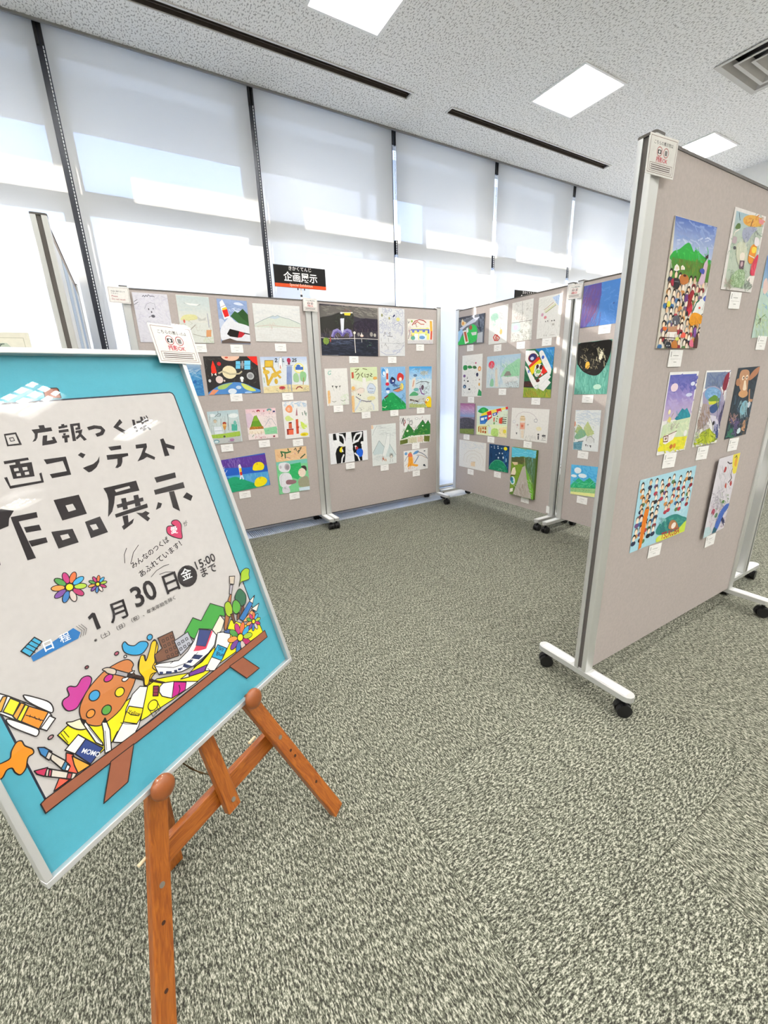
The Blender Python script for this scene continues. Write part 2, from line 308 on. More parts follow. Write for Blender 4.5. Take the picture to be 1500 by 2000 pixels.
for x0, x1, lab in ((.155, 2.135, 'long linear ceiling vent slot ending above the middle shade'), (2.505, 4.485, 'linear ceiling vent slot below the middle ceiling light'), (-2.195, -.215, 'linear ceiling vent slot outside the left picture edge')):
    r = tag(empty('ceiling_slot_vent', ((x0 + x1) / 2, 3.096, ZC)), lab, 'air vent', 'linear ceiling vents'); hx = (x1 - x0) / 2
    MB().box(-hx - .012, -.046, -.006, hx + .012, -.034, .004).box(-hx - .012, .034, -.006, hx + .012, .04, .004).box(-hx - .012, -.034, -.006, -hx, .034, .004).box(hx, -.034, -.006, hx + .012, .034, .004).build('rim', SLOTW, r)
    MB().box(-hx, -.034, .0, hx, -.031, .09).box(-hx, .031, .0, hx, .034, .09).box(-hx, -.034, .09, hx, .034, .095).build('duct', SLOTD, r)
    MB().box(-hx, -.012, .012, hx, -.006, .05).build('slat', SLOTD, r); MB().box(-hx, .012, .012, hx, .018, .05).build('slat', SLOTD, r)
r = tag(empty('ceiling_air_diffuser', (4.0925, 1.6125, ZC)), 'grey square air diffuser with stepped rings in the ceiling corner', 'air vent')
GV = mat('diffuser_grey', 'a9a5a0', .5, noise=.06, nscale=12); GVD = mat('diffuser_dark', '2a2624', .8)
def ring(a, b, za, zb, t=.004):
    m = MB(); co4 = [(-1, -1), (1, -1), (1, 1), (-1, 1)]
    vs = [(a * x, a * y, za) for x, y in co4] + [(b * x, b * y, zb) for x, y in co4] + [(a * x, a * y, za + t) for x, y in co4] + [(b * x, b * y, zb + t) for x, y in co4]
    fs = []
    for i in range(4):
        j = (i + 1) % 4; fs += [(i, j, 4 + j, 4 + i), (8 + i, 12 + i, 12 + j, 8 + j), (i, 8 + i, 8 + j, j), (4 + i, 4 + j, 12 + j, 12 + i)]
    return m.add(vs, fs)
ring(.292, .262, -.008, -.004).build('rim', mat('diffuser_rim', 'c4c2be', .5), r)
ring(.262, .222, -.004, .035).build('vane', GV, r); ring(.212, .192, -.010, -.008).build('vane_lip', mat('diffuser_rim', 'c4c2be', .5), r); ring(.192, .15, -.008, .03).build('vane', GV, r)
ring(.140, .122, -.010, -.008).build('vane_lip', mat('diffuser_rim', 'c4c2be', .5), r); ring(.122, .085, -.008, .03).build('vane', GV, r)
MB().box(-.075, -.075, .01, .075, .075, .016).build('vane', GV, r)
MB().box(-.277, -.277, .1, .277, .277, .11).box(-.277, -.277, .0, -.272, .277, .1).box(.272, -.277, .0, .277, .277, .1).box(-.277, -.277, 0, .277, -.272, .1).box(-.277, .272, 0, .277, .277, .1).build('neck', GVD, r)
# floor grille along the glass
r = tag(empty('floor_grille', (1.6, 3.41, 0)), 'white slotted floor grille along the window under the boards', 'floor grille')
MB().box(-4, -.098, -.02, 4.2, -.086, .004).box(-4, .086, -.02, 4.2, .09, .004).build('rim', ALUW, r)
gb = MB(); x = -1.7
while x < 2.0: gb.box(x, -.086, -.012, x + .0075, .086, .002); x += .0155
gb.box(-4, -.086, -.012, -1.7, .086, .002).box(2.0, -.086, -.012, 4.2, .086, .002)
tag(gb.build('slats', WHITE, r), kind='stuff')
MB().box(-.94, -.086, -.012, -.91, .086, .003).box(.2, -.086, -.012, .23, .086, .003).build('divider', WHITE, r)
MB().box(-4, -.086, -.05, 4.2, .086, -.045).build('trough', mat('trough_dark', '3a3a3a', .8), r)
# ------ picture data: outlines of the printed and painted shapes, in millimetres on each sheet
ARTS=json.loads(r'''[["AB","pencil_drawing","grey pencil drawing of a round face, leftmost sheet of the top row","grey pencil face drawing",0.2583,1.6227,-0.3,199,290,"d9d7de",0,0.6,null,[["s","b9b7c6",90,[-100,140,140,158,92,-140,-150,-146],29,2.2,0,180,0],["s","c6c2d2",60,[-94,134,131,150,103,-27,-124,-37],36,3.6,20,60,0],["e","d3d1d9",-13,58,32.4,32.9,0],["l","9a98a5",2.1,[-44,53,-28,82,-6,91,17,85,20,56]],["e","55545c",-21,52,3.5,5.9,0],["e","77757f",5,56,3.5,4.4,0],["e","45444c",-7,36,3.5,5.9,0],["e","5b5a63",-2,12,11.4,8.9,0],["l","5b5a63",2.9,[-28,4,-16,11]],["l","6a6875",3.5,[-45,123,-37,131,-32,123,-23,132,-17,125,-9,136,0,128,18,130,24,125]],["l","6a6875",2.8,[-95,92,-76,104]],["l","6a6875",2.8,[-98,74,-73,90]]]],
["AB","pencil_drawing","faded watercolour of a pale airship over a town, beside the grey face drawing","faded airship town watercolour",0.5079,1.6241,-0.9,203,291,"d8dad2",0,0.6,[0.5086,1.4449,86,54,0.0],[["g","c3cfce","dcdbd2",[-99,140,101,141,108,-19,-99,-14]],["s","c3d0d0",50,[-93,133,90,148,78,56,-106,45],38,3.8,5,20,0],["l","a3aaa6",4.5,[-57,98,-17,91,21,89,41,94]],["p","e9ebe8",[-57,99,37,97,20,86,-25,87]],["b","d9d69c",[-91,-7,-72,21,-33,30,5,27,13,5,-38,-7]],["e","c9655a",-71,-13,6.1,12.2,0],["s","b5ad9b",40,[-90,1,112,12,93,-137,-111,-144],23,2.3,0,180,0],["l","9b948a",3.9,[-47,-72,-4,-32]],["p","d59a6a",[61,-62,93,-60,87,-104,55,-105]],["l","a8a498",3.9,[-27,-91,25,-104,65,-107]],["p","c2c2bb",[12,22,40,4,69,18,63,-2,19,-8]],["l","aeb0b8",6.3,[80,41,81,-44]],["s","b9c99b",30,[40,-115,100,-113,96,-141,36,-143],12,3.2,0,180,0]]],
["AB","painting","painting of a white rocket, dark green peaks and a black-windowed train","white rocket and green peaks painting",0.7594,1.6184,-1.3,202,283,"93a6cc",0,0.6,[0.7554,1.4428,86,54,0.0],[["e","ccd6e6",14,78,42.1,14.3,0],["e","d5dcea",48,119,38.2,9.5,0],["e","c3cde0",-87,-15,24.6,31.8,0],["s","7f95c0",40,[-93,131,106,147,95,44,-105,31],33,6.5,10,25,0],["p","2f5a2a",[-21,36,12,71,31,60,68,89,101,54,102,-22,34,-8]],["p","234a20",[31,60,68,89,101,54,102,-4,59,25]],["b","e2e3e8",[-98,-55,-61,-2,-22,30,14,0,101,-25,104,-86,100,-131,-95,-122]],["p","15120f",[-57,-81,-34,-46,29,-58,17,-102,-38,-96]],["p","a81c26",[29,-58,73,-69,42,-98,14,-102]],["p","1c1513",[58,-65,102,-73,102,-79,61,-74]],["p","5d4f48",[-97,-126,-40,-108,5,-122,101,-125,101,-138,-99,-144]],["p","f0f0ee",[-83,121,-65,137,-48,104,-22,30,-65,13,-81,88]],["p","d21f1c",[-73,71,-38,82,-29,37,-60,26]],["p","f0c22c",[-72,82,-42,93,-38,80,-70,70]],["l","8d6a5a",2.4,[-81,88,-48,104]]]],
["AB","pencil_drawing","wide pale pencil drawing of a twin-peaked mountain, rightmost in its top row","pale twin-peaked mountain pencil drawing",1.0748,1.6196,-0.4,351,252,"dededb",0,0.6,[1.0766,1.4539,86,54,0.0],[["s","d2d4d4",60,[-168,113,182,134,172,15,-181,0],62,5.3,3,10,0],["b","cfd5ca",[-168,-8,-108,20,-65,38,-32,51,-19,47,0,55,31,43,87,35,173,5,174,-19,-167,-32]],["l","8c999b",3.4,[-169,-9,-108,20,-65,38,-32,51,-19,45,0,55,31,43,87,34,173,3]],["p","b9c6cf",[-66,34,-32,49,-19,44,0,54,22,42,-16,30]],["l","c9b1a6",3.4,[-157,-25,-66,-13,72,-23,173,-23]],["s","c9a99d",12,[-73,5,-28,7,-31,-23,-77,-24],22,2.6,60,40,0],["s","d3d0cb",60,[-159,-40,173,-28,165,-115,-168,-123],54,3.6,3,10,0]]],
["AB","painting","blue wash painting half hidden behind the framed poster corner","blue wash painting",0.402,1.2598,-0.2,183,255,"3f86bb",0,0.6,null,[["g","c9d2d4","3a82ba",[-97,130,92,125,94,26,-92,28]],["s","5d9cc8",40,[-89,44,113,42,90,-114,-113,-106],32,11.2,20,60,0],["s","2a6aa8",30,[-31,-20,103,-24,89,-123,-46,-117],32,9.7,10,40,0],["e","1f5f9f",41,-34,14.2,9.9,-40],["s","9cc2d8",30,[-13,43,105,42,99,1,-19,3],32,6.4,5,40,0]]],
["AB","painting","black outer-space painting with a ringed planet, red rocket and the earth","black outer-space painting",0.7051,1.2639,-0.1,370,257,"2b2827",0,0.6,[0.7075,1.1085,86,54,0.0],[["s","4a4644",70,[-178,121,195,121,174,-55,-202,-45],25,6.8,0,180,0],["e","e8bda6",-3,129,62.7,31.5,0],["e","c8503a",-31,120,11.8,5.8,0],["p","e02a1e",[114,127,187,129,185,64,147,92]],["b","4f86c6",[-184,-132,-152,-94,-85,-61,-11,-48,58,-54,126,-84,179,-124]],["p","e2926a",[-183,-132,-152,-94,-111,-98,-149,-130]],["b","a9c46a",[-112,-74,-55,-57,-11,-52,-31,-66,-68,-91,-111,-93]],["b","cfd86a",[49,-57,91,-70,150,-107,122,-115,70,-95]],["e","dfe9f2",-19,-110,30.2,19.0,0],["e","c9dcee",28,-85,19.2,12.1,0],["e","9dc0e6",94,-124,26.9,8.8,0],["e","e9dcb6",-23,21,49.3,44.7,0],["l","a89c80",10.8,[-97,15,-68,28,-21,8,44,10,64,25]],["l","cfc2a0",4.2,[-97,15,-68,28,-21,8,44,10,64,25]],["p","e8331f",[-126,101,-113,56,-110,16,-145,15,-142,57]],["p","efe6dc",[-146,20,-138,7,-146,-5]],["p","efe6dc",[-116,19,-113,-1,-128,6]],["e","e0cdc6",-98,-28,25.0,25.2,0],["e","cfcfcf",-164,-34,9.0,10.8,0],["e","b5b5b6",122,-7,26.8,26.0,0],["e","8c8c8e",122,-7,17.9,16.4,0],["e","f2f2f0",59,-22,13.2,12.0,0],["e","eeeeec",58,-38,8.8,10.3,0],["p","6ec6e8",[31,96,62,96,56,44,24,44]],["p","6ec6e8",[91,99,135,99,127,38,84,38]],["l","2b6a86",2.6,[27,71,59,70]],["l","2b6a86",2.6,[88,68,131,68]],["p","86868a",[61,82,89,82,87,63,58,63]],["p","9a9a9e",[71,97,84,97,78,46,65,46]],["e","c9242a",-87,78,13.3,13.2,0],["e","d9c6bd",-65,-36,5.9,6.8,0]]],
["AB","painting","crowded town drawing with 2125 on top, right of the outer-space painting","crowded 2125 town drawing",1.0944,1.2597,0.2,365,259,"dce1e4",0,0.6,[1.0952,1.099,86,54,0.0],[["g","b7c8e4","e2e4e2",[-182,130,181,128,183,56,-183,62]],["p","e4d5a6",[-178,-83,10,-71,185,-82,184,-129,-183,-129]],["s","c9b37a",30,[-171,-70,180,-82,175,-129,-177,-114],38,3.8,5,20,0],["p","d9b53f",[-148,104,-86,104,-91,56,-154,57]],["l","c99f2e",17.9,[-161,53,-146,-17,-143,-71]],["l","d2a93a",20.1,[-142,-62,-98,-1,-38,24]],["l","d2a93a",16.3,[-104,69,-77,16,-43,-20]],["l","8a6a1f",3.6,[-148,104,-86,104,-91,56,-154,57,-148,104]],["e","dcb94c",-146,22,25.9,15.8,0],["e","d6b24a",-88,-1,24.5,17.8,0],["e","c9a43a",-79,-46,13.3,19.7,0],["p","eceef0",[-51,60,-35,121,-17,129,-17,59]],["l","9098a0",2.7,[-51,60,-35,121,-17,128,-17,59]],["p","e6e2da",[-43,60,-22,59,-25,33,-46,33]],["l","b7553c",4.6,[-35,68,-35,46]],["p","8e9fc6",[15,63,57,62,43,-73,0,-71]],["s","5f72a6",14,[16,59,55,58,42,-68,2,-67],66,2.8,90,5,0],["e","a32a4a",36,103,15.5,17.8,0],["p","7a2a44",[27,87,44,87,43,72,25,73]],["l","5f72a6",2.8,[10,68,64,67]],["e","e9dc7c",111,46,41.9,38.0,0],["e","f0ecd0",111,46,32.9,29.9,0],["p","3f66ae",[84,56,146,55,144,33,82,34]],["e","3f66ae",108,61,15.9,10.8,0],["l","2a2f3a",4.5,[-71,112,-60,119,-55,110,-72,93,-53,93]],["l","2a2f3a",4.6,[-9,116,-11,94,-1,94]],["l","2a2f3a",4.7,[63,111,72,117,78,109,62,94,78,95]],["l","2a2f3a",4.7,[98,115,86,115,85,106,95,104,92,93,82,95]],["b","9fc495",[61,-50,61,-5,88,12,104,-24,96,-56]],["b","8fc08a",[117,-43,118,12,149,20,167,-3,152,-53]],["l","a8814f",5.8,[142,-25,134,-76]],["l","8fa86a",4.5,[-169,-52,-170,-17]],["e","b2313c",-37,-95,25.2,11.8,0],["l","8c2a34",6.7,[73,-108,89,-93,107,-91,124,-104]],["s","5a5f6a",25,[-90,-95,27,-99,24,-127,-93,-122],9,2.8,0,180,0],["s","7a7f8a",20,[137,-99,183,-101,181,-129,134,-127],10,2.9,0,180,0]]],
["AB","painting","pale grey watercolour of a hazy city with a green lawn strip","hazy city watercolour",0.5996,0.9042,0.7,218,235,"c9d4d3",0,0.6,[0.593,0.7518,86,54,0.0],[["g","b3c9cf","cdd8d6",[-118,120,114,115,111,32,-116,40]],["e","e6ecec",70,77,34.9,16.5,0],["e","e2e9ea",-77,89,22.2,11.5,0],["s","8f9a9e",36,[-104,97,112,80,95,-33,-121,-12],52,2.3,90,8,0],["l","5a6468",2.8,[-93,96,-111,-36]],["l","5a6468",2.9,[31,92,29,57,19,-25]],["l","6a7478",2.9,[-21,61,-26,15]],["l","454d52",2.8,[-59,79,-34,97,-17,96,-22,82,-45,81]],["l","454d52",2.3,[-33,114,-34,97]],["e","c9b8a0",-63,47,11.2,12.8,0],["l","7a7f6a",2.8,[-72,54,-60,59,-51,49]],["p","dde4ea",[-79,8,-28,6,-21,-45,-76,-46]],["l","e9eef2",4.6,[-76,-10,-28,-12]],["l","8f9ab0",2.3,[-75,-22,-21,-24]],["e","a8432f",-1,27,13.7,10.6,0],["e","e0b06a",-3,14,14.9,9.5,0],["p","c98f4a",[-16,7,10,7,1,-15,-9,-23]],["l","8a8a80",2.3,[-6,-23,-9,-52]],["p","4ca794",[49,17,89,13,82,-34,42,-31]],["e","6fb3a6",74,23,10.6,17.9,0],["p","9ebd4a",[-116,-47,-13,-46,100,-39,100,-73,-18,-79,-114,-71]],["s","7fa838",40,[-109,-42,97,-63,93,-87,-113,-65],8,2.9,80,30,0],["p","b9bdbb",[-112,-76,101,-76,102,-119,-98,-115]],["e","6a9aa8",-76,-98,21.6,13.1,0],["e","cfe0e4",-76,-100,14.7,8.3,0],["e","a87aa0",35,-96,17.6,9.7,0],["l","6a4a6a",3.0,[7,-105,48,-108]],["e","4a4f52",-15,-67,8.1,7.2,0]]],
["AB","drawing","pink drawing of a big green triangle hill, between city and red rocket sheets","pink sheet with green triangle hill",0.8723,0.9064,-0.4,229,227,"ecdedb",0,0.6,[0.8724,0.7554,86,54,0.0],[["g","e8c3cb","eedfdd",[-113,113,113,114,113,56,-113,45]],["s","dfb4c0",40,[-111,111,-27,106,-42,-33,-128,-26],24,3.6,45,30,0],["p","d9c2d0",[-115,81,-78,85,-57,54,-104,-28,-114,-15]],["p","7ea82f",[-55,60,-37,66,6,-33,-97,-32]],["p","5f8f25",[-73,24,-23,27,-1,-24,-92,-26]],["l","4a5a20",2.4,[-53,62,-109,-71]],["l","4a4a30",2.4,[-37,66,16,-75]],["p","a86a2c",[-93,-18,5,-17,10,-37,-100,-36]],["s","d9a03c",24,[-90,-14,3,-21,1,-39,-92,-32],10,3.1,0,180,0],["p","efe2cf",[-100,-38,10,-38,15,-73,-108,-70]],["s","a87a4a",20,[-99,-38,6,-46,3,-74,-102,-65],14,2.5,80,30,0],["p","8ecb9e",[8,-34,111,-26,111,-82,15,-81]],["s","5fa878",30,[15,-25,114,-32,109,-82,10,-74],13,2.5,20,50,0],["l","8a93a0",2.5,[23,-13,59,34,79,33,105,-19]],["s","9aa2ae",30,[10,43,111,37,104,-31,2,-24],15,1.9,0,180,0],["s","7a5a78",24,[-4,87,109,81,105,37,-9,45],9,2.5,0,180,0],["e","a83246",-20,97,13.5,9.7,0],["e","e9cdbb",-19,89,8.0,7.3,0],["e","6a9a98",64,101,18.9,11.0,0],["e","e2cdbb",64,92,10.1,8.6,0],["e","4a4a7a",100,88,10.2,6.2,0],["l","b06a6a",3.0,[-65,93,-52,99,-44,89]],["e","c9344a",22,95,4.4,4.3,0],["s","c04a6a",26,[-67,-80,33,-89,31,-107,-69,-99],10,3.1,80,60,0],["e","8a1f3a",83,-100,9.1,6.3,0],["l","5a9a6a",3.7,[-86,-91,-72,-77]]]],
["AB","painting","white sheet with red-brown rockets and a yellow oval","red-brown rockets sheet",1.1445,0.9173,-0.2,202,287,"e9e6e3",0,0.6,[1.1432,0.7368,86,54,0.0],[["s","8ab4d2",40,[-93,142,90,133,87,101,-96,111],19,7.8,20,60,0],["b","e79668",[-80,82,-67,106,-43,116,-23,98,-28,63,-56,59]],["e","e9b79a",-53,84,11.9,15.0,0],["b","cfdd8a",[-89,20,-61,36,-36,17,-21,3,-72,-6]],["b","c6db5c",[39,-17,68,-36,87,-63,57,-77,39,-53]],["s","d5e4a0",16,[3,8,99,1,92,-77,-4,-69],16,6.7,0,180,0],["p","c9543a",[-3,3,17,5,14,-110,-7,-110]],["p","b03a28",[-2,-53,20,-53,18,-66,-1,-67]],["p","cf6a4a",[-63,-15,-38,-14,-39,-65,-66,-64]],["p","5a1f1a",[-63,-15,-38,-14,-38,-23,-63,-25]],["p","e2694a",[-83,-66,-28,-66,-32,-113,-85,-111]],["p","8a2a22",[-83,-66,-28,-66,-28,-75,-70,-74,-72,-111,-85,-111]],["p","b98a90",[8,74,14,88,17,33,-1,33]],["l","8a4a58",2.6,[14,89,8,33]],["e","e8d62c",59,-119,34.9,14.4,0],["e","c9b01c",54,-120,18.1,6.6,0],["l","3f6a4a",5.3,[56,55,59,33]],["l","2f5a3a",6.0,[77,64,80,38]],["l","3f7a5a",5.3,[90,50,85,27]]]],
["AB","painting","purple night painting with a rocket and two yellow ovals, by the poster edge","purple night rocket painting",0.7091,0.5464,3.1,331,258,"2a62b8",0,0.6,[0.6758,0.3785,86,54,0.0],[["p","5a3792",[-182,137,172,120,173,32,0,42,-176,69]],["s","7a5aae",50,[-171,158,176,98,163,22,-185,86],25,5.0,85,20,0],["s","8a70b8",20,[-116,136,-34,122,-47,54,-129,69],37,7.3,85,15,0],["p","1f58ba",[-176,69,0,42,173,32,171,-19,16,-9,-160,6]],["p","4f9ed4",[-160,2,16,-8,171,-18,159,-133,21,-123]],["s","7ab8e0",24,[-7,2,170,-33,159,-98,-19,-61],32,5.1,80,25,0],["b","1f9b6e",[-155,-34,-91,-13,-29,-46,28,-81,99,-119,158,-135,6,-133,-147,-124]],["s","128a58",30,[-134,-51,65,-92,54,-157,-146,-113],32,5.1,10,30,0],["b","f3de16",[51,26,66,56,94,68,125,62,143,35,131,5,95,2,57,9]],["b","f3de16",[45,-91,65,-59,105,-50,138,-67,145,-95,119,-120,72,-126,48,-115]],["e","e0b80e",91,55,5.1,9.0,0],["e","d9b010",94,-58,9.0,5.2,0],["p","eef0f2",[-51,68,-37,78,-31,54,-35,-9,-53,-9]],["p","f0c21a",[-49,45,-31,46,-34,16,-49,16]],["p","d2301f",[-50,15,-32,16,-36,-19,-50,-21]],["p","e9eef4",[-50,-10,-60,-40,-48,-39,-41,-18,-36,-48,-27,-40,-33,-10]],["l","c9d4ea",3.6,[-174,62,-152,77]],["l","c9d4ea",3.6,[-163,47,-151,64]],["l","c9d4ea",3.6,[-160,21,-137,46]]]],
["AB","painting","green painting of an astronaut facing a dark-haired boy","astronaut and boy painting",1.0774,0.5184,0.0,262,367,"7fcb92",0,0.6,[1.0712,0.3028,86,54,0.0],[["p","e8c092",[-132,183,131,184,129,81,-133,79]],["s","dfa878",24,[-131,174,-75,167,-85,83,-140,90],26,5.3,60,40,0],["s","f0d6b2",24,[-105,197,125,172,116,79,-115,107],40,6.7,10,30,0],["l","2f5a36",10.5,[-83,162,-73,131,-80,122]],["l","356a3c",11.9,[-76,158,-37,147,-3,153]],["l","2f5a36",9.3,[-51,145,-52,106]],["l","2f5a36",8.0,[-24,178,-19,161]],["l","4a4a3a",6.1,[26,163,41,178,46,154]],["l","4a4a3a",6.1,[72,171,90,177,77,157]],["l","3a4a36",6.8,[52,147,74,158,58,133]],["l","3f5a3f",9.6,[75,91,116,119]],["l","b07a86",5.3,[-41,111,-11,101]],["l","c98a90",5.4,[30,139,33,126]],["p","79c2b2",[-132,81,129,81,129,46,-129,54]],["p","33ad64",[-34,50,71,57,77,-33,37,-82,-24,-53]],["s","1f9a52",26,[-27,49,76,36,67,-59,-37,-44],34,5.5,30,50,0],["s","4fb878",24,[-125,48,-95,44,-119,-169,-149,-164],27,5.4,80,20,0],["b","e6e6ea",[-114,47,-103,69,-59,72,-23,55,-19,21,-40,-7,-87,-4,-112,17]],["e","b3a9ae",-45,33,22.5,28.0,0],["e","8f868c",-43,30,13.6,18.7,0],["e","c2bcc4",-99,38,9.4,13.2,0],["b","e4e3e8",[-114,-33,-88,-14,-41,-17,-16,-47,-15,-103,-52,-131,-107,-123,-120,-73]],["l","b9b6be",2.7,[-107,-123,-105,-42,-82,-18]],["b","8f6a70",[-65,-81,-39,-73,15,-86,16,-107,-30,-114,-64,-106]],["b","dcd9e0",[-97,-131,-49,-132,-43,-178,-99,-176]],["s","7a6a72",14,[-93,-125,-42,-133,-44,-153,-95,-145],11,2.7,0,180,0],["e","efdcc8",76,-29,32.7,37.0,0],["b","3b3331",[71,20,100,27,117,10,115,-21,98,-2]],["l","7a5a50",2.1,[52,-9,65,-7]],["e","b0524a",48,-43,3.5,2.7,0],["b","9b9a80",[39,-90,74,-67,117,-66,131,-110,129,-152,52,-147,37,-117]],["p","cfe0ea",[37,-152,131,-153,131,-184,38,-180]]]],
["AB","painting","dark night painting of a fountain and lit castle, largest on its board","dark fountain painting",1.6672,1.5815,-1.1,516,372,"34313a",0,0.6,[1.6868,1.3658,86,54,0.0],[["p","5f5b57",[-255,175,266,197,264,106,94,103,-28,127,-103,122,-257,88]],["s","807b74",60,[-251,172,265,210,263,132,-256,100],42,5.5,8,25,0],["s","8f8a82",26,[51,188,265,203,263,139,48,125],43,5.7,5,20,0],["b","2b2a26",[-257,82,-177,102,-80,136,26,136,31,67,20,3,-264,-22]],["s","3f4a36",40,[-118,121,33,131,30,48,-122,40],21,5.5,0,180,0],["p","26202c",[31,67,141,106,262,100,261,14,27,-9]],["s","3a2f44",40,[32,93,263,106,261,14,28,3],29,5.8,60,60,0],["s","5a4a50",40,[-254,15,261,41,260,-26,-258,-47],28,5.6,90,20,0],["p","4f4644",[-183,-6,28,3,26,-42,-186,-50]],["p","20232f",[-259,-65,259,-52,250,-181,-261,-191]],["s","3a4258",80,[-252,-71,255,-53,252,-174,-259,-185],50,4.3,3,12,0],["s","5a6480",40,[-187,-69,2,-62,0,-101,-189,-107],42,2.8,3,12,0],["s","15151c",40,[88,-59,255,-53,252,-174,84,-178],37,5.9,5,12,0],["p","efe6d2",[-80,136,26,143,26,135,-80,128]],["p","e9c93a",[-50,134,10,137,2,117,-47,116]],["s","c9534a",8,[-57,156,19,161,18,145,-57,140],12,2.1,0,180,0],["e","f2f0ea",-74,130,10.5,6.2,0],["l","7a7aa8",6.9,[-75,93,-84,-21]],["p","cfd0d8",[-86,89,-51,94,-61,-26,-81,-30]],["l","eef0f6",4.1,[-71,87,-80,-27]],["l","f4f4fa",4.1,[-60,90,-67,-20]],["l","8a82b8",18.1,[-77,-33,-87,-8,-116,6,-146,-5,-163,-43]],["l","5a4f92",12.6,[-73,-36,-84,-18,-113,-6,-138,-17,-152,-49]],["l","8a82b8",18.2,[-69,-33,-53,0,-26,10,1,2,11,-33]],["l","5a4f92",12.6,[-70,-39,-51,-16,-26,-2,-8,-14,-5,-43]],["s","b9b6d8",30,[-161,1,13,9,10,-49,-164,-56],17,2.1,60,60,0],["l","d9d4cc",4.0,[-259,-56,-164,-63,10,-54,120,-51,263,-51]],["l","e8e4da",5.7,[35,-12,38,-100,41,-162]],["e","f2ead8",37,-9,10.9,10.3,0],["e","d9b9a8",104,-29,15.9,10.4,0],["p","e8e2d8",[91,-34,102,-3,115,-33]],["l","e8e4da",3.6,[101,-52,102,-78]],["e","9a958c",194,-15,14.7,17.2,0],["e","b5b0a6",227,-20,11.5,13.3,0],["e","8a8580",74,-20,12.6,14.3,0],["e","6f8a3a",-217,-80,26.3,25.2,0],["s","a8b84a",16,[-237,-58,-186,-56,-189,-101,-240,-102],11,3.4,0,180,0],["e","9a4a3a",-179,-69,5.9,18.9,0],["s","5a8a6a",8,[144,-63,193,-61,191,-115,143,-116],12,3.7,0,180,0],["l","c9c9d4",2.7,[-260,-190,-118,-184]]]],
["AB","pencil_drawing","tall blue pencil drawing full of swirls beside the dark fountain painting","tall blue swirl drawing",2.0668,1.5824,-0.1,257,378,"d9dadb",0,0.6,[2.0601,1.3622,86,54,0.0],[["s","8f94b4",70,[-120,178,126,191,123,29,-126,21],68,3.8,25,30,60],["s","a9adc6",60,[-112,55,119,63,117,-33,-116,-38],46,3.1,20,40,60],["e","8a8a5a",-97,131,8.3,11.8,0],["e","a09a5a",-26,111,7.6,10.6,0],["e","d9d48a",62,106,19.1,14.7,0],["e","3a3f6a",21,131,15.4,6.6,-40],["l","8f94b4",3.8,[23,59,67,74,102,55,110,15,91,-20]],["l","777",3.8,[-86,-31,-72,3,-63,-17]],["l","777",3.8,[-39,-9,-21,1,-27,-29]],["l","777",3.8,[-48,-31,3,-32]],["l","777",3.0,[-112,-45,-110,-71]],["l","777",3.1,[-40,-43,-37,-74]],["l","777",3.0,[-110,-98,-106,-125]],["l","777",3.1,[-80,-105,-71,-88,-59,-111]],["l","777",3.1,[-46,-111,-45,-139]],["s","a9aab0",24,[-6,-49,117,-47,116,-123,-8,-125],39,2.4,5,40,0],["l","8f94b4",3.1,[-120,-153,-62,-180,34,-173,89,-131,121,-95]],["s","9aa4cc",26,[-94,-139,62,-138,61,-159,-95,-159],31,3.1,3,12,0],["l","a9aab0",2.3,[-122,-85,121,-85]]]],
["AB","drawing","small colourful drawing of a shop with a blue awning, top right of its board","small blue-awning shop drawing",2.3635,1.5968,0.3,278,201,"e6e3da",0,0.6,[2.3584,1.4654,86,54,0.0],[["p","e9e386",[-97,24,98,32,97,-64,-108,-66]],["s","d9d24a",24,[-97,38,107,43,107,-64,-99,-66],20,5.7,0,180,0],["p","6b74c2",[-106,18,98,23,97,13,-107,8]],["p","6b74c2",[-90,10,-66,11,-66,-9,-91,-9]],["p","6b74c2",[-38,11,-15,12,-15,-3,-38,-4]],["p","6b74c2",[22,13,50,13,50,-2,22,-3]],["p","6b74c2",[79,14,99,14,99,-13,78,-13]],["p","e6e9ee",[-66,-17,-25,-16,-26,-73,-67,-73]],["p","dfe8ee",[-15,-16,69,-15,68,-68,-16,-69]],["e","6f9ac8",17,-47,31.9,14.2,0],["e","5a9a8a",-82,-52,22.0,18.2,0],["l","a83a32",8.0,[-88,52,-60,83,-14,99,32,93,60,77]],["l","b8503f",6.4,[-69,59,-32,81,4,61,41,62]],["l","8a4a42",5.6,[-55,73,-42,39]],["p","e8b23c",[103,92,126,89,131,8,107,8]],["p","d9583a",[112,8,131,8,126,-64,107,-64]],["l","4a4a52",3.9,[-132,84,-128,64,-114,82]],["l","6a5a6a",5.6,[-124,23,-116,-11,-131,-60]],["s","b0505a",16,[-133,44,-97,45,-98,-38,-135,-39],16,4.0,70,40,0],["e","9ab84a",-91,82,9.0,9.6,0],["e","c9d47a",59,-22,11.4,8.5,0],["p","d2cfcf",[-137,-74,138,-67,137,-100,-138,-102]],["s","b9a9b9",26,[-136,-77,136,-74,136,-98,-136,-100],16,3.3,0,180,0]]],
